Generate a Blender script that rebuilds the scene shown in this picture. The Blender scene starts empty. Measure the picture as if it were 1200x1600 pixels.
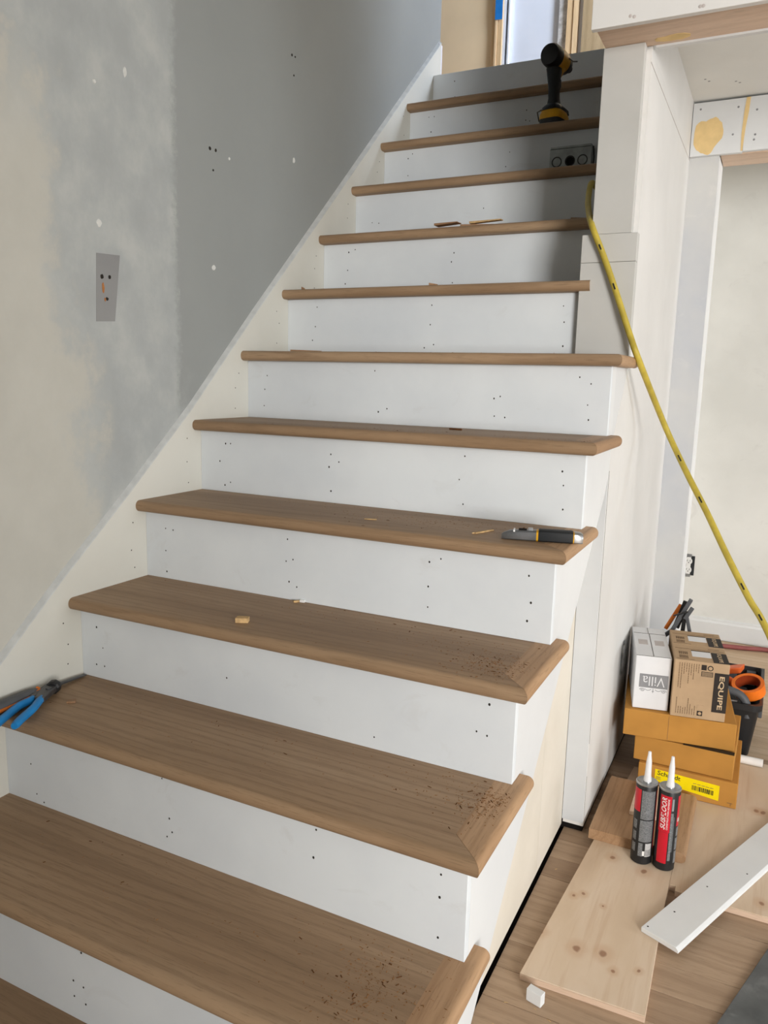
import bpy, bmesh, math, random
from mathutils import Vector, Matrix, noise as mnoise
random.seed(7)
scene = bpy.context.scene
COL = scene.collection
R = math.radians

# ------------------------------------------------------------------ camera
FPX = 1217.03
CAM = Vector((1.3614, -0.55978, 1.06952))
yaw, pitch, roll = 0.45927, -0.17046, 0.02479
fwd = Vector((-math.sin(yaw)*math.cos(pitch), math.cos(yaw)*math.cos(pitch), math.sin(pitch)))
r0 = Vector((math.cos(yaw), math.sin(yaw), 0)); u0 = r0.cross(fwd)
cr = math.cos(roll)*r0 + math.sin(roll)*u0
cu = -math.sin(roll)*r0 + math.cos(roll)*u0
cd = bpy.data.cameras.new('camera'); cam = bpy.data.objects.new('camera', cd); COL.objects.link(cam)
m3 = Matrix((cr, cu, -fwd)).transposed()
cam.matrix_world = Matrix.Translation(CAM) @ m3.to_4x4()
cd.sensor_fit = 'VERTICAL'; cd.sensor_height = 24.0; cd.lens = FPX/1600*24.0
cd.clip_start = 0.02
scene.camera = cam

def at(px, py, ax, v):
    """where the sight line through a photo pixel meets the plane ax = v"""
    d = cr*((px-600)/FPX) + cu*((800-py)/FPX) + fwd
    i = 'xyz'.index(ax); s = (v-CAM[i])/d[i]
    return CAM + d*s

# ------------------------------------------------------------------ world, daylight, exposure
world = bpy.data.worlds.new('world'); scene.world = world; world.use_nodes = True
bg = world.node_tree.nodes['Background']; bg.inputs[0].default_value = (0.80, 0.90, 1.0, 1); bg.inputs[1].default_value = 1.0
vs = scene.view_settings; vs.view_transform = 'Standard'; vs.look = 'None'; vs.gamma = 1.0
vs.exposure = 0.0; vs.use_curve_mapping = False

def area(name, loc, target, sx, sy, power, color):
    l = bpy.data.lights.new(name, 'AREA'); l.shape = 'RECTANGLE'; l.size = sx; l.size_y = sy
    l.energy = power; l.color = color
    o = bpy.data.objects.new(name, l); COL.objects.link(o); o.location = loc
    o.rotation_euler = (Vector(target)-Vector(loc)).to_track_quat('-Z', 'Y').to_euler()
    return o
# daylight from windows behind the photographer, on the right and, unmodelled, upstairs
area('daylight_window_back', (4.3, -3.12, 1.35), (0.4, 1.8, 1.6), 1.6, 1.6, 245, (1.0, 0.985, 0.96))
area('daylight_window_right', (5.32, 0.95, 1.2), (0, 0.95, 1.0), 1.7, 1.3, 46, (0.88, 0.945, 1.0))
area('daylight_window_upstairs', (1.92, 3.4, 3.45), (0.1, 4.8, 3.0), 1.0, 1.2, 140, (0.70, 0.81, 1.0))
area('added_light_far_room', (4.85, 2.9, 1.2), (1.0, 2.95, 1.0), 0.55, 1.3, 48, (1.0, 0.98, 0.95))  # lamp added to brighten the far room; no window is built there

# ------------------------------------------------------------------ materials
def srgb(r, g, b):
    f = lambda c: (c/12.92 if c <= 0.04045 else ((c+0.055)/1.055)**2.4)
    return (f(r/255), f(g/255), f(b/255), 1)

class NT:
    def __init__(s, name, rough=0.6, spec=0.3):
        s.m = bpy.data.materials.new(name); s.m.use_nodes = True
        s.t = s.m.node_tree; s.b = s.t.nodes['Principled BSDF']
        s.b.inputs['Roughness'].default_value = rough
        s.b.inputs['Specular IOR Level'].default_value = spec
        s.tc = s.n('ShaderNodeTexCoord')
    def n(s, k): return s.t.nodes.new(k)
    def l(s, a, b): s.t.links.new(a, b)
    def coord(s, scale=(1, 1, 1), loc=(0, 0, 0), rot=(0, 0, 0), rnd=0.0):
        mp = s.n('ShaderNodeMapping'); mp.inputs['Scale'].default_value = scale
        mp.inputs['Location'].default_value = loc; mp.inputs['Rotation'].default_value = rot
        src = s.tc.outputs['Object']
        if rnd:
            oi = s.n('ShaderNodeObjectInfo'); mu = s.n('ShaderNodeMath'); mu.operation = 'MULTIPLY'
            s.l(oi.outputs['Random'], mu.inputs[0]); mu.inputs[1].default_value = rnd
            va = s.n('ShaderNodeVectorMath'); va.operation = 'ADD'
            s.l(src, va.inputs[0]); s.l(mu.outputs[0], va.inputs[1]); src = va.outputs[0]
        s.l(src, mp.inputs['Vector']); return mp.outputs[0]
    def noise(s, vec, scale, detail=4, rough=0.55, dist=0.0):
        x = s.n('ShaderNodeTexNoise'); s.l(vec, x.inputs['Vector']); x.inputs['Scale'].default_value = scale
        x.inputs['Detail'].default_value = detail; x.inputs['Roughness'].default_value = rough
        x.inputs['Distortion'].default_value = dist
        return x.outputs['Fac']
    def ramp(s, fac, stops):
        x = s.n('ShaderNodeValToRGB'); s.l(fac, x.inputs[0]); e = x.color_ramp.elements
        while len(e) > 2: e.remove(e[-1])
        for i, (p, c) in enumerate(stops):
            if i < 2: e[i].position = p
            else: e.new(p)
            e[i].color = c if len(c) == 4 else (*c, 1)
        return x.outputs['Color']
    def mix(s, fac, a, b, mode='MIX'):
        x = s.n('ShaderNodeMix'); x.data_type = 'RGBA'; x.blend_type = mode
        for v, i in ((fac, 0), (a, 6), (b, 7)):
            if hasattr(v, 'is_linked'): s.l(v, x.inputs[i])
            else: x.inputs[i].default_value = v
        return x.outputs[2]
    def math(s, op, a, b=None, clamp=False):
        x = s.n('ShaderNodeMath'); x.operation = op; x.use_clamp = clamp
        for i, v in enumerate((a, b)):
            if v is None: continue
            if hasattr(v, 'is_linked'): s.l(v, x.inputs[i])
            else: x.inputs[i].default_value = v
        return x.outputs[0]
    def xyz(s, vec=None):
        x = s.n('ShaderNodeSeparateXYZ'); s.l(vec if vec is not None else s.tc.outputs['Object'], x.inputs[0]); return x.outputs
    def step(s, v, lo, hi):
        x = s.n('ShaderNodeMapRange'); x.interpolation_type = 'SMOOTHSTEP'
        s.l(v, x.inputs[0]); x.inputs[1].default_value = lo; x.inputs[2].default_value = hi
        return x.outputs[0]
    def color(s, c): s.l(c, s.b.inputs['Base Color'])
    def bump(s, h, strength=0.2, dist=0.002):
        x = s.n('ShaderNodeBump'); s.l(h, x.inputs['Height']); x.inputs['Strength'].default_value = strength
        x.inputs['Distance'].default_value = dist; s.l(x.outputs[0], s.b.inputs['Normal'])

def flat(name, c, rough=0.55, spec=0.3, metal=0.0, var=0.06, scale=30):
    n = NT(name, rough, spec); n.b.inputs['Metallic'].default_value = metal
    f = n.noise(n.coord(), scale, 3)
    d = tuple(max(0, v*(1-var*2)) for v in c[:3]); u = tuple(min(1, v*(1+var)) for v in c[:3])
    n.color(n.ramp(f, [(0.3, (*d, 1)), (0.7, (*u, 1))]))
    return n.m

def painted(name, c1, c2, scuff=(0.45, 0.42, 0.38, 1), scuffamt=0.15, rough=0.6, scale=3.0):
    n = NT(name, rough, 0.25)
    v = n.coord(rnd=13.0)
    base = n.ramp(n.noise(v, scale, 5), [(0.35, c1), (0.65, c2)])
    sc = n.ramp(n.noise(n.coord((1, 1, 1.6), rnd=9.0), 7, 7, 0.65, 0.8), [(0.60, (0, 0, 0, 1)), (0.78, (1, 1, 1, 1))])
    n.color(n.mix(n.math('MULTIPLY', sc, scuffamt), base, scuff))
    n.bump(n.noise(v, 160, 3), 0.08, 0.001)
    return n.m

def oak(name, c_dark, c_mid, c_light, axis='x', rough=0.55, rings=1.0, stain=0.25):
    n = NT(name, rough, 0.3)
    sc = {'x': (0.55, 9.0, 9.0), 'y': (9.0, 0.55, 9.0), 'z': (9.0, 9.0, 0.55)}[axis]
    v = n.coord(sc, rnd=31.0)
    big = n.noise(v, 1.1, 3, 0.5, 0.6)
    w = n.n('ShaderNodeTexWave'); w.wave_type = 'BANDS'; w.bands_direction = {'x': 'Y', 'y': 'X', 'z': 'X'}[axis]
    sc2 = {'x': (0.28, 2.6, 2.6), 'y': (2.6, 0.28, 2.6), 'z': (2.6, 2.6, 0.28)}[axis]
    n.l(n.coord(sc2, rnd=31.0), w.inputs['Vector']); w.inputs['Scale'].default_value = 5.5*rings
    w.inputs['Distortion'].default_value = 11.0; w.inputs['Detail'].default_value = 2.0; w.inputs['Detail Scale'].default_value = 0.9
    fine = n.noise(n.coord(tuple(a*16 for a in sc), rnd=7.0), 2.6, 4, 0.65)
    c = n.ramp(big, [(0.25, c_dark), (0.5, c_mid), (0.75, c_light)])
    c = n.mix(n.math('MULTIPLY', n.step(w.outputs['Fac'], 0.62, 1.0), 0.42), c, c_dark)
    c = n.mix(n.math('MULTIPLY', n.step(fine, 0.50, 0.72), 0.42), c, tuple(v*0.6 for v in c_dark[:3])+(1,))
    st = n.ramp(n.noise(n.coord((1.2, 2.0, 2.0), rnd=5.0), 2.2, 3), [(0.5, (0, 0, 0, 1)), (0.72, (1, 1, 1, 1))])
    c = n.mix(n.math('MULTIPLY', st, stain), c, tuple(v*0.72 for v in c_dark[:3])+(1,))
    n.color(c); n.bump(fine, 0.12, 0.0008)
    return n.m

KNOTS = [(901,1482,.013),(942,1490,.013),(957,1340,.010),(896,1399,.007),(912,1397,.007),(942,1416,.005),(1006,1362,.012),(844,1455,.011),(958,1517,.007),(998,1517,.006),(1181,1267,.012),(1192,1270,.012),(1190,1412,.010)]
def plywood(name):
    n = NT(name, 0.6, 0.25)
    v = n.coord((4.0, 0.7, 4), rnd=11.0)
    c = n.ramp(n.noise(v, 2.2, 5, 0.55, 1.2), [(0.25, srgb(194, 170, 145)), (0.5, srgb(207, 185, 160)), (0.75, srgb(216, 197, 176))])
    g = n.noise(n.coord((40, 2.2, 40), rnd=3.0), 1.6, 4)
    c = n.mix(n.math('MULTIPLY', n.step(g, 0.5, 0.72), 0.22), c, srgb(170, 125, 84))
    wob = n.n('ShaderNodeTexNoise'); wob.inputs['Scale'].default_value = 45; n.l(n.coord(), wob.inputs['Vector'])
    wv = n.n('ShaderNodeVectorMath'); wv.operation = 'MULTIPLY_ADD'; n.l(wob.outputs['Color'], wv.inputs[0]); wv.inputs[1].default_value = (.008, .008, 0); n.l(n.coord((1, 0.8, 0)), wv.inputs[2])
    for px, py, r in KNOTS:
        p = at(px, py, 'z', -0.0744)
        ds = n.n('ShaderNodeVectorMath'); ds.operation = 'DISTANCE'; n.l(wv.outputs[0], ds.inputs[0]); ds.inputs[1].default_value = (p.x+.004, p.y*.8+.004, 0)
        c = n.mix(n.math('MULTIPLY', n.step(ds.outputs['Value'], r*2.4, r*.8), 0.30), c, srgb(176, 128, 86))
        c = n.mix(n.math('MULTIPLY', n.step(ds.outputs['Value'], r*.75, r*.35), 0.7), c, srgb(128, 86, 60))
    n.color(c); n.bump(g, 0.1, 0.0008)
    return n.m

WHITE1, WHITE2 = (0.70, 0.715, 0.73, 1), (0.76, 0.77, 0.775, 1)
M = {}
M['riser'] = painted('riser_white_primer', (0.67, 0.705, 0.735, 1), (0.75, 0.785, 0.805, 1), scuffamt=0.24)
M['white'] = painted('white_primer', (0.66, 0.67, 0.675, 1), (0.72, 0.73, 0.73, 1), scuffamt=0.10)
M['wallwhite'] = painted('wall_white', (0.67, 0.66, 0.64, 1), (0.73, 0.72, 0.70, 1), scuff=(0.62, 0.56, 0.48, 1), scuffamt=0.12)
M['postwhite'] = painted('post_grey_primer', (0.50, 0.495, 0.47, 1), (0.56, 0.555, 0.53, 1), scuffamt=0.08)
M['skirt'] = painted('skirt_cream_primer', (0.62, 0.61, 0.55, 1), (0.68, 0.67, 0.61, 1), scuffamt=0.06)
M['cream'] = painted('cream_drywall', (0.66, 0.61, 0.52, 1), (0.76, 0.71, 0.62, 1), scuff=(0.5, 0.42, 0.3, 1), scuffamt=0.15)
M['barewall'] = painted('bare_grey_drywall', (0.56, 0.58, 0.60, 1), (0.64, 0.65, 0.66, 1), scuffamt=0.1)
M['bluewall'] = painted('pale_blue_grey_drywall', (0.46, 0.48, 0.52, 1), (0.58, 0.575, 0.555, 1), scuff=(0.75, 0.72, 0.68, 1), scuffamt=0.3, scale=2.2)
M['farwall'] = painted('far_room_wall', (0.66, 0.66, 0.63, 1), (0.78, 0.78, 0.75, 1), scuff=(0.48, 0.46, 0.45, 1), scuffamt=0.35, scale=2.0)
M['ceiling'] = painted('ceiling_white', (0.74, 0.745, 0.72, 1), (0.80, 0.805, 0.78, 1), scuffamt=0.06)
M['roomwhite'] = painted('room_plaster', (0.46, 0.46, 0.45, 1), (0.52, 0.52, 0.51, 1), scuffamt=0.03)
M['oak'] = oak('oak_tread', srgb(132, 106, 80), srgb(158, 130, 101), srgb(172, 145, 116))
M['oak_y'] = oak('oak_return', srgb(150, 116, 84), srgb(176, 142, 108), srgb(192, 158, 124), axis='y', stain=0.1)
M['floor_oak'] = oak('oak_floor', srgb(146, 121, 98), srgb(170, 145, 120), srgb(188, 163, 138), rings=0.7, stain=0.12)
M['subfloor'] = oak('pale_floor', srgb(176, 150, 122), srgb(196, 170, 142), srgb(206, 184, 158), rings=0.6, stain=0.1)
M['rawwood'] = oak('raw_wood', srgb(198, 170, 146), srgb(216, 190, 168), srgb(222, 198, 176), rings=0.5, stain=0.06)
M['rawwood_z'] = oak('raw_wood_upright', srgb(214, 178, 130), srgb(232, 198, 152), srgb(238, 208, 166), axis='z', rings=0.5, stain=0.06)
M['plyedge'] = oak('plywood_panel_upright', srgb(150, 126, 90), srgb(172, 148, 112), srgb(184, 160, 124), axis='z', rings=0.4, stain=0.1)
M['ply'] = plywood('plywood')
M['offcut'] = oak('oak_offcut', srgb(140, 106, 76), srgb(164, 128, 96), srgb(176, 142, 110), stain=0.1)
M['dark'] = flat('dark_gap', (0.012, 0.010, 0.009, 1), 0.9, 0.1)
M['nail'] = flat('nail_hole_dark', (0.03, 0.026, 0.022, 1), 0.9, 0.1)
M['black'] = flat('black_plastic', (0.014, 0.014, 0.015, 1), 0.42, 0.4)
M['blackrub'] = flat('black_rubber', (0.02, 0.022, 0.024, 1), 0.6, 0.3)
M['greyplastic'] = flat('dark_grey_plastic', (0.085, 0.088, 0.095, 1), 0.5, 0.35)
M['steel'] = flat('brushed_steel', (0.42, 0.43, 0.44, 1), 0.35, 0.5, 0.9, 0.1)
M['darksteel'] = flat('dark_steel', (0.10, 0.10, 0.105, 1), 0.4, 0.5, 0.6, 0.15)
M['zinc'] = flat('galvanised_metal', (0.36, 0.39, 0.39, 1), 0.5, 0.4, 0.2, 0.15)
M['yellowtool'] = flat('tool_yellow', srgb(214, 158, 22), 0.45, 0.4)
M['blue'] = flat('blue_grip', srgb(26, 128, 196), 0.45, 0.4)
M['bluetape'] = flat('blue_tape', srgb(40, 128, 205), 0.6, 0.2)
M['orange'] = flat('orange_plastic', srgb(236, 108, 44), 0.45, 0.35)
M['orangedark'] = flat('orange_stripe', srgb(205, 112, 40), 0.5, 0.3)
M['tape'] = flat('orange_tape', srgb(232, 116, 30), 0.5, 0.3)
M['tapecore'] = flat('tape_core', srgb(150, 58, 22), 0.7, 0.2)
M['hose'] = flat('yellow_hose', srgb(182, 162, 64), 0.45, 0.35, var=0.1)
M['redhose'] = flat('dull_red_hose', srgb(140, 80, 78), 0.55, 0.25)
M['whiteplastic'] = flat('white_plastic', (0.80, 0.80, 0.79, 1), 0.35, 0.4, var=0.03)
M['nozzle'] = flat('nozzle_translucent_white', (0.78, 0.78, 0.80, 1), 0.35, 0.4, var=0.03)
M['red'] = flat('label_red', srgb(196, 24, 44), 0.35, 0.4, var=0.03)
M['labelgrey'] = flat('label_grey', srgb(120, 122, 124), 0.45, 0.3, var=0.25, scale=420)
M['labelgrey2'] = flat('label_light_grey', srgb(190, 190, 190), 0.45, 0.3, var=0.1, scale=300)
M['cardboard'] = flat('cardboard_brown', srgb(184, 132, 64), 0.75, 0.15, var=0.07, scale=9)
M['cardboard2'] = flat('cardboard_tan', srgb(184, 156, 124), 0.75, 0.15, var=0.05, scale=14)
M['cardinner'] = flat('cardboard_shadow_slit', (0.05, 0.035, 0.02, 1), 0.9, 0.1)
M['boxwhite'] = flat('carton_white', (0.74, 0.74, 0.75, 1), 0.6, 0.2, var=0.03, scale=10)
M['printdark'] = flat('print_charcoal', srgb(52, 46, 42), 0.65, 0.2)
M['printbrown'] = flat('print_brown', srgb(120, 98, 76), 0.7, 0.15)
M['printgrey'] = flat('print_grey', srgb(140, 140, 142), 0.65, 0.15)
M['printpale'] = flat('print_pale_grey', srgb(192, 184, 180), 0.65, 0.15)
M['printtan'] = flat('print_tan', srgb(206, 180, 146), 0.7, 0.15)
M['yellowlabel'] = flat('yellow_label', srgb(246, 220, 10), 0.5, 0.2, var=0.02)
M['printblack'] = flat('print_black', (0.02, 0.02, 0.02, 1), 0.6, 0.2)
M['dust'] = flat('sawdust_brown', srgb(158, 112, 70), 0.9, 0.05, var=0.3, scale=200)
M['dustdark'] = flat('wood_crumbs_dark', srgb(104, 68, 42), 0.9, 0.05, var=0.2, scale=200)
M['chip'] = flat('wood_chip', srgb(206, 172, 124), 0.8, 0.1, var=0.15, scale=90)
M['mat'] = painted('dark_grey_slab', (0.075, 0.08, 0.08, 1), (0.13, 0.135, 0.135, 1), scuff=(0.3, 0.3, 0.3, 1), scuffamt=0.5, scale=12)
M['patchgrey'] = painted('bare_patch_grey', (0.24, 0.24, 0.24, 1), (0.28, 0.28, 0.275, 1), scuffamt=0.05)
M['filler'] = flat('wood_filler', srgb(226, 196, 140), 0.7, 0.15, var=0.05)
M['spackle'] = flat('white_spackle', (0.66, 0.66, 0.63, 1), 0.7, 0.15, var=0.05)
M['rust'] = flat('orange_stain', srgb(168, 112, 66), 0.8, 0.1)
M['doorwhite'] = flat('door_white', (0.80, 0.82, 0.86, 1), 0.5, 0.3, var=0.03, scale=3)
M['beige'] = flat('beige_wall', srgb(240, 214, 174), 0.7, 0.2, var=0.03, scale=4)
M['foam'] = painted('insulating_foam', (0.42, 0.38, 0.32, 1), (0.72, 0.68, 0.62, 1), scale=40, scuffamt=0.3)

def wall_left_mat():
    n = NT('patched_grey_wall', 0.65, 0.22)
    X = n.xyz(); y, z = X[1], X[2]
    v = n.coord()
    w1 = n.noise(n.coord((1, 1, 0.8), loc=(0, .4, .2)), 3.2, 5, 0.6); w2 = n.noise(n.coord((1, 1, 0.8), loc=(0, 1.7, .3)), 9.0, 6, 0.62)
    w3 = n.noise(v, 60, 4, 0.7)
    # warm old paint, then sanded grey, then the evenly painted grey past a soft roller edge
    yy = n.math('ADD', y, n.math('MULTIPLY', n.math('SUBTRACT', w2, 0.5), 0.30))
    yy = n.math('ADD', yy, n.math('MULTIPLY', n.math('SUBTRACT', w1, 0.5), 0.25))
    yy = n.math('ADD', yy, n.math('MULTIPLY', n.math('SUBTRACT', w3, 0.5), 0.05))
    # the warm edge leans: further right low down
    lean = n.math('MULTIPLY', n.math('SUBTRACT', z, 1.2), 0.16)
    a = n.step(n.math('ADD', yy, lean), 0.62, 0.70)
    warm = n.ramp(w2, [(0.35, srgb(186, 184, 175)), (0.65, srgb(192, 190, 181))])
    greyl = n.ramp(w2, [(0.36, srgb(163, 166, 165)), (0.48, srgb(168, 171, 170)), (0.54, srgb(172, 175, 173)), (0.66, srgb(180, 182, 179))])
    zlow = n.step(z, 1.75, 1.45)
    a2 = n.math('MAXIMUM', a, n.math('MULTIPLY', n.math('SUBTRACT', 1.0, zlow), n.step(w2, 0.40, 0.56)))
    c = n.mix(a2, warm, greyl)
    ye = n.math('ADD', y, n.math('MULTIPLY', n.math('SUBTRACT', w3, 0.5), 0.05))
    ye = n.math('ADD', ye, n.math('MULTIPLY', n.math('SUBTRACT', w1, 0.5), 0.04))
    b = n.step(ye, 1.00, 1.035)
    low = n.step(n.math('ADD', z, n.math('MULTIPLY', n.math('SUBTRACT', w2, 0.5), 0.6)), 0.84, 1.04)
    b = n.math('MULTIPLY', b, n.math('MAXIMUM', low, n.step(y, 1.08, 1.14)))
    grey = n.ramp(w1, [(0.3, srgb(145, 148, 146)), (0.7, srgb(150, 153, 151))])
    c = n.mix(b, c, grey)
    n.color(c); n.bump(w3, 0.06, 0.001)
    return n.m
M['wall_left'] = wall_left_mat()

# ------------------------------------------------------------------ mesh building
class MB:
    def __init__(s): s.v = []; s.f = []
    def add(s, vs, fs):
        o = len(s.v); s.v += [tuple(v) for v in vs]; s.f += [tuple(i+o for i in f) for f in fs]; return s
    def box(s, x0, x1, y0, y1, z0, z1):
        return s.add([(x0,y0,z0),(x1,y0,z0),(x1,y1,z0),(x0,y1,z0),(x0,y0,z1),(x1,y0,z1),(x1,y1,z1),(x0,y1,z1)],
                     [(0,3,2,1),(4,5,6,7),(0,1,5,4),(1,2,6,5),(2,3,7,6),(3,0,4,7)])
    def prism(s, poly, axis, a, b):
        """poly: 2D points (other two axes in xyz order), extruded along axis a..b"""
        def mk(p, t): return {'x': (t, p[0], p[1]), 'y': (p[0], t, p[1]), 'z': (p[0], p[1], t)}[axis]
        n = len(poly)
        vs = [mk(p, a) for p in poly]+[mk(p, b) for p in poly]
        fs = [tuple(range(n))[::-1], tuple(range(n, 2*n))]+[(i, (i+1) % n, n+(i+1) % n, n+i) for i in range(n)]
        return s.add(vs, fs)
    def loft(s, rings, cap=True):
        n = len(rings[0]); vs = [p for r in rings for p in r]; fs = []
        for k in range(len(rings)-1):
            for i in range(n):
                j = (i+1) % n; fs.append((k*n+i, k*n+j, (k+1)*n+j, (k+1)*n+i))
        if cap: fs += [tuple(range(n))[::-1], tuple(range((len(rings)-1)*n, len(rings)*n))]
        return s.add(vs, fs)
    def tube(s, pts, rad, n=10, cap=True):
        pts = [Vector(p) for p in pts]
        rads = rad if isinstance(rad, (list, tuple)) else [rad]*len(pts)
        up = None; rings = []
        for i, p in enumerate(pts):
            t = (pts[min(i+1, len(pts)-1)]-pts[max(i-1, 0)]).normalized()
            if up is None:
                up = t.orthogonal().normalized()
            up = (up - t*up.dot(t)).normalized(); sd = t.cross(up)
            rings.append([p+(up*math.cos(2*math.pi*k/n)+sd*math.sin(2*math.pi*k/n))*rads[i] for k in range(n)])
        return s.loft(rings, cap)
    def lathe(s, prof, n=24, origin=(0,0,0), axis=(0,0,1), cap=True):
        ax = Vector(axis).normalized(); u = ax.orthogonal().normalized(); w = ax.cross(u); o = Vector(origin)
        return s.loft([[o+ax*h+(u*math.cos(2*math.pi*k/n)+w*math.sin(2*math.pi*k/n))*r for k in range(n)] for r, h in prof], cap)
    def build(s, name, mat, parent=None, bevel=0.0, smooth=False, kind=None, label=None, matrix=None):
        me = bpy.data.meshes.new(name)
        vs = [matrix @ Vector(v) for v in s.v] if matrix is not None else s.v
        me.from_pydata(vs, [], s.f)
        bm = bmesh.new(); bm.from_mesh(me); bmesh.ops.recalc_face_normals(bm, faces=bm.faces); bm.to_mesh(me); bm.free()
        me.materials.append(mat if not isinstance(mat, str) else M[mat])
        if smooth:
            for p in me.polygons: p.use_smooth = True
            try: me.set_sharp_from_angle(angle=R(40))
            except Exception: pass
        o = bpy.data.objects.new(name, me); COL.objects.link(o)
        if parent is not None: o.parent = parent
        if bevel:
            b = o.modifiers.new('bevel', 'BEVEL'); b.width = bevel; b.segments = 2; b.limit_method = 'ANGLE'; b.angle_limit = R(40)
        if kind: o['kind'] = kind
        if label: o['label'] = label
        return o

def empty(name, loc=(0,0,0), rz=0.0, rot=None):
    o = bpy.data.objects.new(name, None); COL.objects.link(o); o.location = loc; o.empty_display_size = 0.05
    o.rotation_euler = rot if rot else (0, 0, rz); return o
def tag(o, label, cat, group=None, kind=None):
    o['label'] = label; o['category'] = cat
    if group: o['group'] = group
    if kind: o['kind'] = kind
    return o
def struct(o, label=None):
    o['kind'] = 'structure'
    if label: o['label'] = label
    return o

def text_mesh(s, w=None, h=None, shear=0.0, bold=0.0):
    """flat lettering, centred, fitted to width w and/or height h, in the XY plane; returns (verts, faces)"""
    cu_ = bpy.data.curves.new('lettering', 'FONT'); cu_.body = s; cu_.shear = shear; cu_.offset = bold
    cu_.resolution_u = 3
    ob = bpy.data.objects.new('lettering', cu_); COL.objects.link(ob)
    bpy.context.view_layer.update()
    me = bpy.data.meshes.new_from_object(ob.evaluated_get(bpy.context.evaluated_depsgraph_get()))
    vs = [v.co.copy() for v in me.vertices]; fs = [tuple(p.vertices) for p in me.polygons]
    bpy.data.objects.remove(ob); bpy.data.curves.remove(cu_); bpy.data.meshes.remove(me)
    x0 = min(v.x for v in vs); x1 = max(v.x for v in vs); y0 = min(v.y for v in vs); y1 = max(v.y for v in vs)
    sx = (w/(x1-x0)) if w else None; sy = (h/(y1-y0)) if h else None
    sx = sx or sy; sy = sy or sx
    return [Vector(((v.x-(x0+x1)/2)*sx, (v.y-(y0+y1)/2)*sy, 0)) for v in vs], fs
# ================================================================== THE STAIRCASE
RISE, RUN, NOSE, T = 0.19, 0.20922, 0.0334, 0.027
WR, WO, WIN = 1.018, 1.0447, 0.912           # riser end, outer edge of the returns, inner face of the wall stub
DY = [0, 0, -.0019, -.0027, .0011, .0032, .0039, -.0005, -.001, -.0011, -.0002, -.0008, 0]
DZ = [0, .0013, .0037, .0007, .0027, -.0011, -.0046, -.0063, -.005, -.0016, .0032, .0069, -.008]
YN = [k*RUN+DY[k] for k in range(13)]        # front of each nosing
ZT = [k*RISE+DZ[k] for k in range(13)]       # top of each tread
YR = [y+NOSE for y in YN]                    # face of each riser
FLOOR = -0.09
def line_low(y): return 0.933*y-0.404        # lower edge of the white side board

def nose_profile(r=0.0125, n=6):
    """2D (d, z): d = distance behind the front edge, z relative to the top"""
    p = []
    for i in range(n+1):
        a = math.pi/2*i/n; p.append((r-r*math.sin(a), -T+r-r*math.cos(a)))
    for i in range(n+1):
        a = math.pi/2*i/n; p.append((r-r*math.cos(a), -r+r*math.sin(a)))
    return p

stair = empty('staircase', (0, 0, FLOOR))
tag(stair, 'straight staircase with oak treads and white primed risers', 'staircase')
def child_of_stair(o): o.parent = stair; o.location = (0, 0, -FLOOR); return o

W_RET = 0.058
prof = nose_profile()
nail_rng = random.Random(11)
for k in range(0, 12):
    zt, yf = ZT[k], YN[k]
    yb = YR[k+1]+0.004
    mb = MB()
    pr = prof+[(yb-yf, 0.0), (yb-yf, -T)]
    if k <= 6:
        xe = lambda d: WO-min(d, W_RET)
    else:
        xe = lambda d: WIN+(0.004 if (k == 7 and d < 0.012) else -0.0005)
    # left and right end rings (flat on the skirt, mitred at the return)
    d_brk = W_RET
    left = [(0.0, yf+d, zt+z) for d, z in pr]; right = [(xe(d), yf+d, zt+z) for d, z in pr]
    if k <= 6:
        i = len(prof)
        left = left[:i]+[(0.0, yf+d_brk, zt)]+left[i:]+[(0.0, yf+d_brk, zt-T)]
        right = right[:i]+[(WO-W_RET, yf+d_brk, zt)]+right[i:]+[(WO-W_RET, yf+d_brk, zt-T)]
    mb.loft([left, right])
    tr = child_of_stair(mb.build('tread', 'oak', smooth=True))
    if k <= 6:
        mb = MB(); yend = YR[k+1]+0.045
        if k == 6: yend = 1.475
        pr2 = prof+[(W_RET, 0.0), (W_RET, -T)]
        a = [(WO-d, yf+d+0.0006, zt+z) for d, z in pr2]; b = [(WO-d, yend, zt+z) for d, z in pr2]
        mb.loft([a, b])
        if k == 6:   # only the overhang runs on past the post
            mb.loft([[(max(WO-d, 1.024), 1.475, zt+z) for d, z in prof], [(max(WO-d, 1.024), 1.502, zt+z) for d, z in prof]])
        rn = mb.build('return_nosing', 'oak_y', parent=tr, smooth=True, label='mitred oak end strip of the tread')

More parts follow.
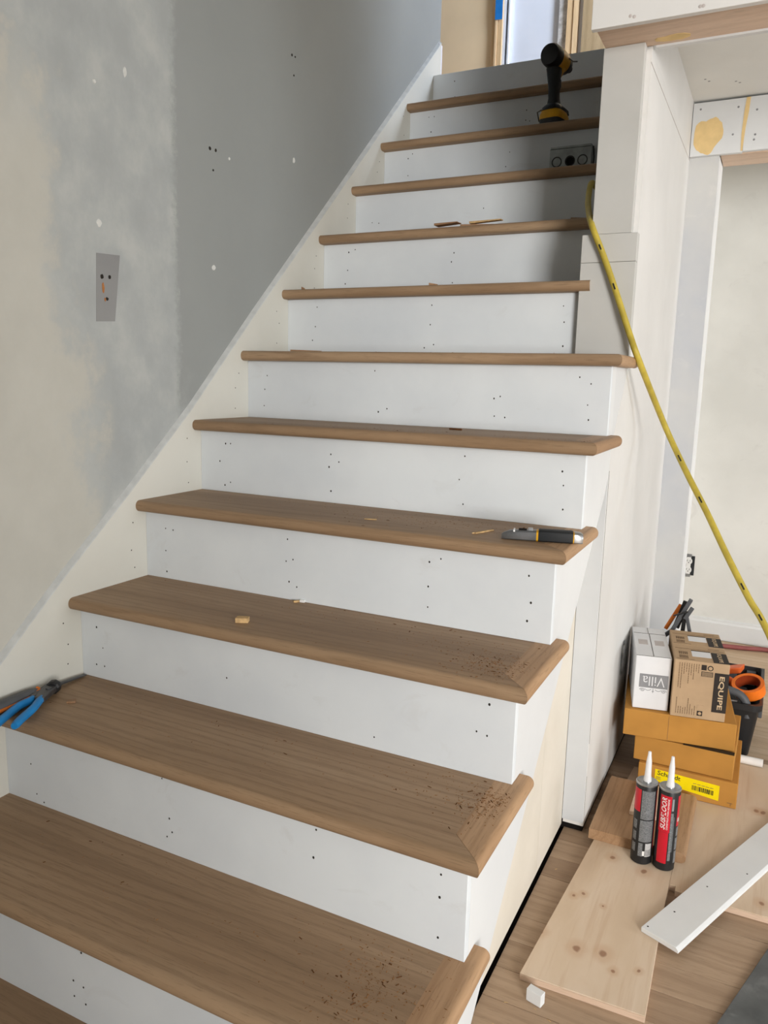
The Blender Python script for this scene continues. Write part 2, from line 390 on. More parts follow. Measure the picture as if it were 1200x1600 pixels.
NAILCOLS = {  # nail columns across the risers (fractions of the width) and rows
}
def nail_disc(mb, x, y, z, r, n=6):
    # a shallow dimple: short prism facing the front
    o = [(x+r*math.cos(2*math.pi*i/n), y, z+r*1.25*math.sin(2*math.pi*i/n)) for i in range(n)]
    c = [(x+r*.5*math.cos(2*math.pi*i/n), y-0.0009, z+r*.6*math.sin(2*math.pi*i/n)) for i in range(n)]
    mb.loft([o, c])
for k in range(0, 13):
    zb = FLOOR if k == 0 else ZT[k-1]
    ztop = ZT[k]-T if k < 12 else ZT[12]
    x1 = WR if k <= 6 else WIN-0.0008
    mb = MB().box(0, x1, YR[k], YR[k]+0.016, zb, ztop)
    rs = child_of_stair(mb.build('riser', 'riser', bevel=0.0012))
    nm = MB(); h = ztop-zb
    cols = [0.07, 0.40, 0.72, 0.955] if k <= 6 else [0.09, 0.5, 0.93]
    for c in cols:
        cx = c*x1+nail_rng.uniform(-.02, .02)*(0 if c > .9 else 1)
        for rr in (0.18, 0.5, 0.8):
            if nail_rng.random() < 0.82:
                nx = cx+nail_rng.uniform(-.012, .012)*(0.4 if c > .9 else 1)
                nz = zb+h*(rr+nail_rng.uniform(-.08, .08))
                nail_disc(nm, nx, YR[k]-0.0002, nz, nail_rng.uniform(.0014, .0023))
                if nail_rng.random() < 0.3: nail_disc(nm, nx+nail_rng.uniform(.012, .03)*(-1 if c > .9 else 1), YR[k]-0.0002, nz+nail_rng.uniform(-.015, .015), .0017)
    if nm.v:
        nm.build('nail_holes', 'nail', parent=rs, kind='stuff')

# white side board below the tread ends, cut to the stair line
mb = MB()
for k in range(0, 7):
    ya, yb = YR[k], min(YR[k+1], 1.349)
    za, zb = max(line_low(ya), FLOOR+.005), max(line_low(yb), FLOOR+.005)
    top = ZT[k]-T
    if k == 0: continue
    if yb <= ya: continue
    mb.prism([(ya+0.0165, za), (yb+0.0165 if k < 6 else yb, zb), (yb+0.0165 if k < 6 else yb, top), (ya+0.0165, top)], 'x', 0.972, WR-0.0003)
    # end grain strip of each riser sits in front of it
sb = child_of_stair(mb.build('side_board', 'white'))
# sloped skirt on the left wall
TOP = [(-0.3, -0.215), (-0.05, 0.03), (.448, .473), (.616, .617), (.814, .777), (1.049, .976), (1.332, 1.242), (1.68, 1.559), (2.116, 1.957), (2.584, 2.386), (2.615, 2.415)]
poly = [(-0.3, FLOOR-.0)]+[(0.3, FLOOR), (2.615, 2.13)]+TOP[::-1]
poly = [(-0.05, FLOOR+.001), (0.35, FLOOR+.001), (2.615, 2.10)]+[p for p in TOP[::-1] if p[1] > FLOOR]
mb = MB()
# strip of quads so the concave outline stays clean
ys = [p for p in TOP if p[1] > FLOOR]
vs = []; fs = []
for (y, z) in ys:
    zl = max(FLOOR+.001, (y-0.15)*RISE/RUN-0.12)
    zl = min(zl, z-.001)
    vs += [(-0.0118, y, zl), (0, y, zl), (0, y, z), (-0.0118, y, z)]
for i in range(len(ys)-1):
    a, b = i*4, i*4+4
    for q in range(4): fs.append((a+q, a+(q+1) % 4, b+(q+1) % 4, b+q))
fs += [(0, 1, 2, 3), tuple(range(len(vs)-4, len(vs)))]
mb.add(vs, fs)
sk = mb.build('trim_1', 'skirt'); struct(sk, 'cream primed skirt board running up the left wall beside the stairs')
mb = MB()
vs = []; fs = []
for (y, z) in ys: vs += [(-0.0118, y, z+.0002), (0.0004, y, z+.0002), (0.0004, y, z+.004), (-0.0118, y, z+.013)]
for i in range(len(ys)-1):
    a, b = i*4, i*4+4
    for q in range(4): fs.append((a+q, a+(q+1) % 4, b+(q+1) % 4, b+q))
fs += [(0, 1, 2, 3), tuple(range(len(vs)-4, len(vs)))]
mb.add(vs, fs); mb.build('caulk_strip', flat('grey_caulk_strip', srgb(200, 202, 200)), parent=sk)
nm = MB()
for k in range(2, 12):
    for j in range(3):
        y = YR[k]-0.05+nail_rng.uniform(-.012, .012); z = ZT[k-1]+0.03+j*0.05+nail_rng.uniform(-.01, .01)
        n = 6; r = .0018
        o = [(0.0002, y+r*math.cos(2*math.pi*i/n), z+r*math.sin(2*math.pi*i/n)) for i in range(n)]
        c = [(0.0009, y+r*.5*math.cos(2*math.pi*i/n), z+r*.5*math.sin(2*math.pi*i/n)) for i in range(n)]
        nm.loft([o, c])
nm.build('nail_holes', 'nail', parent=sk, kind='stuff')

# ================================================================== THE SETTING
ROOMX, ROOMY = 5.4, -3.2
# ---- floors
fl = MB().box(0.0, ROOMX, ROOMY, 3.25, FLOOR-0.08, FLOOR-0.012).build('floor', 'subfloor'); struct(fl, 'oak strip floor beside the stairs')
prng = random.Random(5)
PW = 0.083
fx0 = 0.966
y = 0.30-PW*16; row = 0
while y < 1.96:
    x = fx0 if y > 0.03-PW else 0.0
    xs = [x]; c = x+prng.uniform(.25, .75)
    while c < 2.4: xs.append(c); c += prng.uniform(.45, .95)
    xs.append(2.4)
    for a, b in zip(xs[:-1], xs[1:]):
        # nailed flush; hairline joints
        pm = MB().box(a+.0006, b-.0006, y+.0005, y+PW-.0005, FLOOR-0.012, FLOOR+prng.uniform(-.0005, .0003))
        pm.build('plank', 'floor_oak', parent=fl, bevel=0.0008)
    y += PW; row += 1
FB = y
MB().box(0.0, ROOMX, FB, 3.25, FLOOR-0.012, FLOOR-.0004).build('subfloor_sheet', 'subfloor', parent=fl)
MB().box(2.4, ROOMX, ROOMY, FB, FLOOR-0.012, FLOOR-.0004).build('subfloor_sheet', 'subfloor', parent=fl)
MB().box(0, 2.4, ROOMY, 0.30-PW*16, FLOOR-0.012, FLOOR-.0004).build('subfloor_sheet', 'subfloor', parent=fl)

# ---- left wall
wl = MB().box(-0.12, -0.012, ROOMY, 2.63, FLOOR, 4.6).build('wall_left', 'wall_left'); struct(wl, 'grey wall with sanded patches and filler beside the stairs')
a = at(150, 395, 'x', -.012); 
MB().add([(-.0115, .754, 1.326), (-.0115, .824, 1.330), (-.0115, .803, 1.182), (-.0115, .747, 1.178),
          (-.0125, .754, 1.326), (-.0125, .824, 1.330), (-.0125, .803, 1.182), (-.0125, .747, 1.178)],
         [(0,1,2,3),(4,7,6,5),(0,4,5,1),(1,5,6,2),(2,6,7,3),(3,7,4,0)]).build('bare_patch', 'patchgrey', parent=wl, label='bare grey rectangle with screw holes on the wall')
def wall_spot(px, py, r, mat, name, par=wl, sz=1.0):
    p = at(px, py, 'x', -.012); n = 10; q = random.Random(int(px*7+py))
    o = [(-.0120, p.y+r*math.cos(2*math.pi*i/n)*q.uniform(.75, 1.1), p.z+sz*r*math.sin(2*math.pi*i/n)*q.uniform(.75, 1.1)) for i in range(n)]
    c = [(-.0104, p.y+(v[1]-p.y)*.8, p.z+(v[2]-p.z)*.8) for v in o]
    return MB().loft([o, c]).build(name, mat, parent=par)
for px, py, r in [(159, 432, .006), (171, 433, .005), (167, 467, .0045), (328, 232, .005), (337, 235, .0045), (333, 266, .003), (456, 86, .004), (461, 89, .003), (459, 118, .003)]:
    wall_spot(px, py, r, 'nail', 'screw_hole')
for px, py, r, sz in [(155, 348, .008, 1.2), (334, 418, .008, 1.1), (459, 251, .007, 1.3), (358, 248, .004, 1), (147, 127, .005, 1), (195, 112, .005, 2.4)]:
    wall_spot(px, py, r, 'spackle', 'filler_spot', sz=sz)
wall_spot(161, 450, .004, 'rust', 'stain', sz=3.4); wall_spot(164, 468, .0025, 'rust', 'stain', sz=2.0)
# pale base strip where the wall ends at the landing
MB().box(-0.0119, -0.002, 2.60, 2.63, 2.262, 2.412).build('wall_end_strip', flat('lavender_primer', (0.74, 0.74, 0.80, 1)), parent=wl)

# ---- drywall below the side board
gap = 0.013
ws = MB().prism([(YR[0], FLOOR+gap), (1.1085, FLOOR+gap), (1.1085, line_low(1.1085)+.06), (0.36, line_low(.36)+.06+.02), (YR[0], FLOOR+gap+.03)], 'x', 0.93, 0.962).build('wall_stair_side', 'cream'); struct(ws, 'cream drywall under the stair side board')
MB().prism([(1.1105, FLOOR+gap), (1.3495, FLOOR+gap), (1.3495, line_low(1.3495)+.03), (1.1105, line_low(1.1105)+.06)], 'x', 0.93, 0.9618).build('drywall_panel', 'cream', parent=ws)
MB().box(0.90, 0.929, YR[0], 1.36, FLOOR-.004, 0.05).build('dark_void', 'dark', parent=ws)
MB().box(0.90, 0.965, YR[0], 1.36, FLOOR-.0115, FLOOR-.008).build('dark_void', 'dark', parent=ws)

# ---- wall beside and behind the upper steps (its side faces the room)
wr = MB().box(0.914, WR, 1.502, 2.40, FLOOR+.02, 1.85).build('wall_right', 'wallwhite'); struct(wr, 'white wall enclosing the upper flight')
MB().prism([(1.35, FLOOR+.02), (1.502, FLOOR+.02), (1.502, 1.10), (1.35, 0.92)], 'x', 0.965, WR).build('wall_return', 'wallwhite', parent=wr)
MB().box(0.963, WR-.0015, 1.347, 1.3499, FLOOR+.03, 0.868).build('bare_drywall_edge', 'barewall', parent=wr)
MB().prism([(1.3395, 0.86), (1.502, 1.03), (1.502, 1.1080), (1.3395, 1.1080)], 'x', 0.972, WR-.0004).build('skim_coat', 'white', parent=wr)
MB().box(WR-.0004, WR+.0003, 1.3505, 1.3528, 0.16, 0.862).build('joint_crack', 'nail', parent=wr); MB().box(WR-.0004, WR+.0003, 1.3505, 1.3522, -.05, 0.07).build('joint_crack', 'nail', parent=wr)
MB().box(0.95, WR-.004, 1.36, 2.40, FLOOR-.0035, FLOOR+.02).build('dark_void', 'dark', parent=wr)
MB().box(WR, WR+.0008, 1.50, 2.40, 1.8195, 1.8215).build('drywall_seam', 'printpale', parent=wr)
MB().box(0.95, WR, 1.51, 2.40, 1.85, 2.0).build('upper_strip', 'wallwhite', parent=wr)

# ---- ceiling behind the bulkhead
cl = MB().box(0.95, ROOMX, 1.50, 3.25, 2.0, 2.08).build('ceiling', 'ceiling'); struct(cl, 'low white ceiling behind the bulkhead')
for px, py in [(1102, 124), (1108, 127), (1150, 127), (1156, 129)]:
    p = at(px, py, 'z', 2.0)
    MB().lathe([(0.004, 0), (0.002, -.0008)], 8, p).build('screw_mark', 'printgrey', parent=cl)

# ---- bulkhead across the top right
bh = empty('trim_2'); struct(bh, 'white fascia board over a raw wood soffit')
MB().box(0.908, ROOMX, 1.345, 1.362, 1.850, 2.36).build('fascia_board', 'wallwhite', parent=bh, bevel=.001)
MB().box(0.914, ROOMX, 1.3622, 1.505, 1.858, 1.872).build('soffit_board', 'rawwood', parent=bh)
MB().box(1.026, ROOMX, 1.505, 1.520, 1.853, 1.99).build('rear_board', 'white', parent=bh)
MB().box(0.914, ROOMX, 1.3622, 1.50, 1.872, 2.262).build('framing', 'plyedge', parent=bh)
for px, py in [(985, 25), (991, 26), (1094, 10), (1099, 9)]:
    p = at(px, py, 'y', 1.345)
    MB().lathe([(0.004, 0), (0.002, .0007)], 8, p, (0, -1, 0)).build('nail_mark', 'printpale', parent=bh)
p = at(1030, 68, 'z', 1.858)
fm = MB(); q = random.Random(3); n = 18
ring = [(p.x+.035+.045*math.cos(2*math.pi*i/n)*q.uniform(.7, 1.1), p.y-.022+.018*math.sin(2*math.pi*i/n)*q.uniform(.7, 1.1)) for i in range(n)]
fm.prism(ring, 'z', 1.8572, 1.8581).build('filler_patch', 'filler', parent=bh)

# ---- return wall with the opening
wb = MB().box(0.95, 1.112, 2.40, 2.546, FLOOR+.001, 1.999).build('wall_back', 'bluewall'); struct(wb, 'narrow blue-grey drywall strip beside the opening')
MB().box(1.1122, 1.1135, 2.401, 2.5465, FLOOR+.001, 1.822).build('corner_bead', 'white', parent=wb)
MB().box(1.112, 2.15, 2.405, 2.546, 1.84, 1.999).build('header_wall', 'bluewall', parent=wb)
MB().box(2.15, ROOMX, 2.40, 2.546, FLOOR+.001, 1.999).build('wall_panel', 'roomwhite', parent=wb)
hd = empty('trim_3'); struct(hd, 'white primed header boards with yellow filler over the opening')
MB().box(1.0195, 1.181, 2.380, 2.3998, 1.826, 1.993).build('header_board', 'white', parent=hd, bevel=.001)
MB().box(1.1817, 2.2, 2.3805, 2.3998, 1.829, 1.994).build('header_board', 'white', parent=hd, bevel=.001)
MB().box(1.115, 2.15, 2.401, 2.548, 1.826, 1.8395).build('head_jamb', 'rawwood', parent=hd)
p = at(1106, 212, 'y', 2.38); n = 34; q = random.Random(9)
ring = []
for i in range(n):
    a = 2*math.pi*i/n; rx, rz = .043, .062
    rr = .97+.10*math.sin(2*a+1.0)+.07*math.sin(3*a)+.04*math.sin(5*a+2)+q.uniform(-.035, .035)
    ring.append((p.x+rx*math.cos(a)*rr, p.z+rz*math.sin(a)*rr))
MB().prism(ring, 'y', 2.3792, 2.3803).build('filler_patch', 'filler', parent=hd)
ring = [(1.176, 1.83), (1.181, 1.83), (1.1845, 1.90), (1.190, 1.95), (1.192, 1.993), (1.180, 1.993), (1.1765, 1.95), (1.174, 1.88)]
MB().prism(ring, 'y', 2.3790, 2.3803).build('filler_smear', 'filler', parent=hd)
for px, py in [(1095, 171), (1154, 167), (1145, 210), (1183, 171), (1180, 210), (1178, 218)]:
    pp = at(px, py, 'y', 2.38); MB().lathe([(0.0035, 0), (0.0015, .0007)], 8, pp, (0, -1, 0)).build('nail_mark', 'printgrey', parent=hd)

# ---- room beyond the opening
wf = MB().box(0.5, ROOMX, 3.25, 3.33, FLOOR+.001, 2.3).build('wall_far', 'farwall'); struct(wf, 'patched off-white wall of the room beyond')
bb = MB().prism([(3.2499, FLOOR+.001), (3.234, FLOOR+.001), (3.234, -0.012), (3.240, -.004), (3.240, .004), (3.2499, .008)], 'x', 0.6, ROOMX).build('baseboard_far', 'white', bevel=.001); struct(bb, 'white baseboard along the far wall')

# ---- the rest of the room around the photographer, with its windows
w = MB()
w.box(0, 3.5, ROOMY-.1, ROOMY, FLOOR, 2.45); w.box(5.1, ROOMX+.1, ROOMY-.1, ROOMY, FLOOR, 2.45)
w.box(3.5, 5.1, ROOMY-.1, ROOMY, FLOOR, 0.5); w.box(3.5, 5.1, ROOMY-.1, ROOMY, 2.2, 2.45)
wbk = w.build('wall_behind', 'roomwhite'); struct(wbk, 'white wall behind the photographer')
w = MB()
w.box(ROOMX, ROOMX+.1, ROOMY, 0.1, FLOOR, 2.45); w.box(ROOMX, ROOMX+.1, 1.8, 3.25, FLOOR, 2.45)
w.box(ROOMX, ROOMX+.1, 0.1, 1.8, FLOOR, 0.5); w.box(ROOMX, ROOMX+.1, 0.1, 1.8, 1.9, 2.45)
wrr = w.build('wall_room_right', 'roomwhite'); struct(wrr, 'white wall with a window on the right of the room')
struct(MB().box(2.2, 2.3, ROOMY, -1.42, FLOOR, 2.36).build('wall_shade_added', 'roomwhite'), 'added unseen partition shading the lower steps')  # added out of view to shade the lower left steps
w = MB(); w.box(-0.012, ROOMX, ROOMY, 0.1, 2.36, 2.44); w.box(0.90, ROOMX, 0.1, 1.345, 2.36, 2.44)
struct(w.build('ceiling_room', 'roomwhite'), 'white ceiling of the room')
for nm_, args in (('window_1', (3.5, 5.1, 'y')), ('window_2', (0.1, 1.8, 'x'))):
    a, b, ax = args; w = MB(); z0, z1 = 0.5, (2.2 if ax == 'y' else 1.9)
    def bar(u0, u1, v0, v1):
        if ax == 'y': w.box(u0, u1, ROOMY-.08, ROOMY-.04, v0, v1)
        else: w.box(ROOMX+.04, ROOMX+.08, u0, u1, v0, v1)
    bar(a, a+.05, z0, z1); bar(b-.05, b, z0, z1); bar(a+.05, b-.05, z0, z0+.05); bar(a+.05, b-.05, z1-.05, z1); bar((a+b)/2-.02, (a+b)/2+.02, z0+.05, z1-.05)
    struct(w.build(nm_, 'white'), 'white window frame')

# ---- upstairs
ld = MB().box(0.0005, 0.913, YR[12]+.0162, 4.0, ZT[12]-.10, ZT[12]-.001).build('floor_upstairs', 'subfloor'); struct(ld, 'landing floor at the top of the stairs')
MB().box(-2.0, 0.0, 2.63, 4.0, ZT[12]-.10, ZT[12]-.001).build('subfloor_sheet', 'subfloor', parent=ld)
MB().box(0.914, 2.0, 1.52, 4.0, 2.09, ZT[12]-.001).build('subfloor_sheet', 'subfloor', parent=ld)
wu = MB().box(-2.0, -0.285, 4.0, 4.1, ZT[12], 4.6).build('wall_upstairs', 'beige'); struct(wu, 'beige upstairs wall beside the door frame')
tr4 = empty('trim_4'); struct(tr4, 'pale wood casing of the upstairs doorway')
for x0, x1, yy, mt in [(-0.285, -0.262, 3.985, 'rawwood_z'), (-0.262, -0.247, 3.975, 'rawwood_z'), (-0.247, -0.218, 3.98, 'rawwood_z')]:
    MB().box(x0, x1-.001, yy, 4.09, ZT[12], 4.4).build('casing_strip', mt, parent=tr4, bevel=.002)
MB().box(-0.218, -0.204, 3.99, 4.09, ZT[12], 4.4).build('door_stop', 'doorwhite', parent=tr4)
MB().box(-0.190, -0.181, 3.99, 4.09, ZT[12], 4.4).build('door_stop', 'doorwhite', parent=tr4)
MB().box(-0.2035, -0.1905, 4.03, 4.09, ZT[12], 4.4).build('door_gap', 'greyplastic', parent=tr4)
dr = MB().box(-0.180, 0.095, 4.02, 4.07, ZT[12], 4.4).build('door_1', 'doorwhite'); struct(dr, 'white door upstairs')
MB().box(0.096, 0.143, 4.0, 4.09, ZT[12], 4.4).build('insulation_strip', 'foam', parent=tr4)
MB().box(0.144, 0.178, 3.985, 4.09, ZT[12], 4.4).build('stud', 'rawwood_z', parent=tr4)
MB().box(0.180, 0.207, 3.98, 4.09, ZT[12], 4.4).build('stud', 'rawwood_z', parent=tr4)
MB().box(0.208, 0.232, 4.0, 4.09, ZT[12], 4.4).build('bright_edge', 'doorwhite', parent=tr4)
MB().box(0.233, 2.0, 3.97, 4.1, ZT[12], 4.6).build('plywood_panel', 'plyedge', parent=tr4)
bt = MB().add([(-0.262, 3.9745, 3.4), (-0.222, 3.9745, 3.4), (-0.219, 3.9735, 3.062), (-0.262, 3.9735, 3.066), (-0.262, 3.9725, 3.4), (-0.222, 3.9725, 3.4), (-0.219, 3.9718, 3.062), (-0.262, 3.9718, 3.066)],
     [(0,1,2,3),(4,7,6,5),(0,4,5,1),(1,5,6,2),(2,6,7,3),(3,7,4,0)]).build('masking_tape', 'bluetape'); tag(bt, 'strip of blue masking tape hanging on the upstairs door casing', 'tape')
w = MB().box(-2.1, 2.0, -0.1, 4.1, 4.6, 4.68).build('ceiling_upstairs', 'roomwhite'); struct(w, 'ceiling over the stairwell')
w = MB().box(0.914, 0.93, 0.1, 1.36, 2.45, 4.6); w.box(-0.012, 0.914, 0.05, 0.1, 2.45, 4.6)
w.box(0.93, 2.0, 1.34, 1.36, 2.45, 4.6); w.box(0.99, 1.07, 1.36, 2.68, 2.27, 4.6); w.box(2.0, 2.08, 1.34, 4.1, 2.0, 4.6); w.box(-2.18, -2.1, 2.5, 4.1, 2.1, 4.6); w.box(-2.1, -0.12, 2.55, 2.62, 2.1, 4.6)  # the free-standing partition is added to keep upstairs light off the left wall
struct(w.build('wall_stairwell_and_blocker', 'roomwhite'), 'upper stairwell walls with an added light-blocking partition')
w = MB().box(0.80, 0.90, 2.546, 3.33, FLOOR, 2.1); w.box(0.0, 0.80, 2.60, 2.70, FLOOR, 2.1)
struct(w.build('wall_under_landing', 'farwall'), 'wall closing the space under the landing')

# ---- boxed post at the foot of the upper wall
post = empty('boxed_post', (0.955, 1.49, ZT[6])); tag(post, 'tall white primed box post standing on the oak tread under the soffit', 'post')
def under(o, e): o.parent = e; o.matrix_parent_inverse = Matrix.LocRotScale(Vector(e.location), e.rotation_euler, None).inverted(); return o
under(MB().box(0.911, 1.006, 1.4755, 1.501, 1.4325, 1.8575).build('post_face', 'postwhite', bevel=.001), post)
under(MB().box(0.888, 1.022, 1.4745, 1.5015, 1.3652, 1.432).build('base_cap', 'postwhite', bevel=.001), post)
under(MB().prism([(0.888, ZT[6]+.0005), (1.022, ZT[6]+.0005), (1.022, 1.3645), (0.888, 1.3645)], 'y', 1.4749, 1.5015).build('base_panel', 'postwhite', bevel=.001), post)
# ================================================================== THINGS
# ---- yellow air hose draped over the step and down to the floor
z6 = ZT[6]
hp = [(0.80, 1.90, ZT[8]+.007), (0.86, 1.86, ZT[8]+.008), (0.885, 1.80, 1.55)]
def hpt(px, py, ax, v): p = at(px, py, ax, v); return (p.x, p.y, p.z)
hp = [(0.70, 1.83, ZT[8]+.0075), (0.80, 1.825, ZT[8]+.0085), (0.868, 1.79, ZT[8]+.05), hpt(926, 286, 'y', 1.68), hpt(919.5, 308, 'y', 1.61), hpt(920, 331, 'y', 1.54), hpt(926, 356, 'y', 1.466), hpt(943, 400, 'y', 1.462), hpt(962, 455, 'y', 1.458), hpt(983, 520, 'y', 1.452), hpt(1000, 568, 'x', 1.053)]
p0 = Vector(hp[-1])
for px, py, dpt in [(1040, 668, 2.10), (1072, 737, 2.03), (1104, 800, 1.97), (1136, 868, 1.91), (1170, 935, 1.86), (1200, 988, 1.82)]:
    d = cr*((px-600)/FPX)+cu*((800-py)/FPX)+fwd; q = CAM+d*dpt; hp.append((q.x, q.y, q.z))
hp += [(1.52, 1.27, 0.30), (1.68, 1.15, 0.10), (1.86, 1.02, -0.03), (2.02, 0.92, FLOOR+.008), (2.3, 0.80, FLOOR+.008)]
def smooth_path(pts, sub=6):
    P = [Vector(p) for p in pts]; out = []
    for i in range(len(P)-1):
        a, b, c, d = P[max(i-1, 0)], P[i], P[i+1], P[min(i+2, len(P)-1)]
        for k in range(sub):
            t = k/sub
            out.append(0.5*((2*b)+(c-a)*t+(2*a-5*b+4*c-d)*t*t+(3*b-3*c+d-a)*t**3))
    out.append(P[-1]); return out
hpath = smooth_path(hp)
hs = MB().tube(hpath, 0.0078, 12).build('air_hose', 'hose', smooth=True)
tag(hs, 'long yellow air hose draped down over the oak step past the white wall', 'hose')
pm = MB()
for i0 in (40, 47, 70, 76, 88, 94, 100):
    for j in range(4):
        i = min(i0+0, len(hpath)-2); t = (hpath[i+1]-hpath[i]); c = hpath[i]+t*(0.22*j)
        tv = t.normalized(); side = (CAM-c); side = (side-tv*side.dot(tv)).normalized(); w_ = tv.cross(side)
        a = c+side*.0077; L = tv*.0025; W = w_*.0018
        pm.add([a-L-W, a+L-W, a+L+W, a-L+W, a-L-W+side*.0004, a+L-W+side*.0004, a+L+W+side*.0004, a-L+W+side*.0004], [(0,3,2,1),(4,5,6,7),(0,1,5,4),(1,2,6,5),(2,3,7,6),(3,0,4,7)])
pm.build('printed_marks', 'printblack', parent=hs, kind='stuff')

# ---- impact driver on the tenth tread
dz = ZT[10]
drv = empty('impact_driver', (0.605, 2.165, dz), R(-10))
tag(drv, 'black and yellow cordless impact driver standing upright on an upper stair', 'power tool')
def dpart(mb, name, mat, **k): return mb.build(name, mat, parent=drv, **k)
def ell(cx, cy, z, rx, ry, n=16, p=2.6):
    out = []
    for i in range(n):
        a = 2*math.pi*i/n; c, s = math.cos(a), math.sin(a)
        out.append((cx+rx*math.copysign(abs(c)**(2/p), c), cy+ry*math.copysign(abs(s)**(2/p), s), z))
    return out
# battery, foot, handle (local: +y is forward)
dpart(MB().loft([ell(0, 0.012, .0, .034, .050, 16, 5), ell(0, .012, .004, .037, .054, 16, 5), ell(0, .012, .022, .037, .054, 16, 5)]), 'battery_base', 'black', smooth=True)
dpart(MB().loft([ell(0, 0.008, .0221, .038, .050, 16, 5), ell(0, .008, .036, .038, .048, 16, 5), ell(0, .006, .050, .034, .042, 16, 4)]), 'battery_body', 'yellowtool', smooth=True)
dpart(MB().loft([ell(0, 0.014, .0501, .034, .052, 16, 5), ell(0, .014, .060, .034, .050, 16, 4), ell(0, .002, .070, .025, .030, 16)]), 'foot', 'black', smooth=True)
dpart(MB().loft([ell(0, 0.0, .068, .021, .026), ell(0, -.002, .09, .017, .021), ell(0, -.006, .12, .017, .020), ell(0, -.010, .15, .020, .023), ell(0, -.010, .178, .024, .030)]), 'handle', 'blackrub', smooth=True)
dpart(MB().loft([ell(0, 0.018, .120, .008, .008), ell(0, .026, .135, .009, .010), ell(0, .024, .155, .009, .010)]), 'trigger', 'black', smooth=True)
hc = (0, -.012, .212)
dpart(MB().lathe([(0.020, -.046), (.031, -.042), (.0355, -.030), (.0365, -.008)], 24, hc, (0, 1, 0)), 'rear_cap', 'black', smooth=True)
dpart(MB().lathe([(0.0362, -.0078), (.0355, .020), (.034, .050)], 24, hc, (0, 1, 0)), 'motor_housing', 'yellowtool', smooth=True)
dpart(MB().lathe([(0.0335, .0502), (.030, .075), (.022, .09), (.013, .094), (.012, .115), (.006, .118)], 20, hc, (0, 1, 0)), 'nose_cone', 'black', smooth=True)
dpart(MB().loft([ell(0.0, .0, .160, .019, .020), ell(.0, .004, .185, .026, .034)]), 'housing_neck', 'yellowtool', smooth=True)
dpart(MB().tube([(-.036, .01, .028), (-.052, .002, .030), (-.054, -.010, .055), (-.040, -.006, .062)], .0022, 8), 'belt_hook', 'darksteel', smooth=True)
dpart(MB().tube([(.034, .022, .215), (.046, .03, .205), (.060, .032, .203)], .0022, 8), 'bit_clip', 'darksteel', smooth=True)
sh = MB().prism([(0, 0), (.075, .004), (.075, .012), (0, .02)], 'z', 0, .005).build('wood_shim', 'chip', matrix=Matrix.Translation((0.665, 2.135, dz+.0002)) @ Matrix.Rotation(R(-8), 4, 'Z'))
tag(sh, 'thin wooden shim lying beside the cordless driver', 'wood shim')

# ---- metal electrical box on the ninth tread against the riser
eb = empty('electrical_box', (0.692, YR[10]-.024, ZT[9])); tag(eb, 'grey metal electrical box with round knockouts standing against a stair riser', 'electrical box')
bm_ = MB().box(-.067, .067, .0215, .0235, 0, .104); bm_.box(-.067, -.065, -.022, .0215, 0, .104); bm_.box(.065, .067, -.022, .0215, 0, .104); bm_.box(-.065, .065, -.022, .0215, 0, .002); bm_.box(-.065, .065, -.022, .0215, .110, .104); bm_.box(-.065, .065, -.022, -.020, .002, .102)
bm_.build('shell', 'zinc', parent=eb)
for x in (-.043, 0.0, .040):
    rg = [(0.0165, 0), (.0165, .0012), (.0135, .0012), (.0135, 0)]
    o = MB().lathe([(.0165, 0), (.0165, .0014), (.0132, .0014), (.0132, 0)], 20, (x, -.0221, .063), (0, -1, 0), cap=False).build('knockout_ring', 'black', parent=eb)
MB().lathe([(.0132, 0), (.0128, .0006)], 16, (0, -.0221, .063), (0, -1, 0)).build('open_hole', 'dark', parent=eb)
MB().tube([(.070, -.012, .104), (.074, -.012, .07), (.072, -.012, .02), (.078, -.014, .003)], .0022, 8).build('cable', 'black', parent=eb, smooth=True)

# ---- utility knife on the fourth tread
kz = ZT[4]
pa = at(783, 834, 'z', kz+.010); pb = at(910, 842, 'z', kz+.010)
ang = math.atan2(pb.y-pa.y, pb.x-pa.x); L = (Vector((pb.x, pb.y))-Vector((pa.x, pa.y))).length
kn = empty('utility_knife', (pa.x, pa.y+.004, kz), ang); tag(kn, 'folding utility knife with black grip and yellow bands lying on a stair tread', 'knife')
def krings(lst, name, mat):
    rings = []
    for x, yc, hw, ht in lst:
        r_ = []
        for i in range(12):
            a = 2*math.pi*i/12; c, s = math.cos(a), math.sin(a)
            r_.append((x*L, yc+hw*math.copysign(abs(c)**.5, c), ht/2+ht/2*math.copysign(abs(s)**.5, s)))
        rings.append(r_)
    return MB().loft(rings).build(name, mat, parent=kn, smooth=True)
krings([(0, .000, .004, .010), (.02, .0, .006, .013), (.10, .001, .0115, .018), (.22, .001, .0135, .020), (.43, 0, .0145, .021)], 'metal_nose', flat('cast_metal_grey', (.20, .205, .21, 1), .38, .5, .6, .15))
krings([(.431, 0, .0148, .0215), (.455, 0, .0150, .022)], 'yellow_band', 'yellowtool')
krings([(.456, 0, .0152, .022), (.47, 0, .016, .0235), (.86, 0, .0165, .0235), (.879, 0, .0160, .0225)], 'grip', 'blackrub')
krings([(.880, 0, .0158, .0222), (.893, 0, .0158, .0222)], 'yellow_band', 'yellowtool')
krings([(.894, 0, .0155, .0220), (.97, 0, .0150, .021), (1.0, 0, .012, .018)], 'end_cap', 'steel')
MB().box(.21*L, .31*L, -.005, .005, .0195, .0222).build('blade_slot', 'dark', parent=kn)
MB().box(.325*L, .385*L, -.0055, .0055, .0195, .0245).build('slider', 'steel', parent=kn, bevel=.001)
MB().box(.145*L, .165*L, -.011, .011, .017, .0205).build('clamp_band', 'whiteplastic', parent=kn)

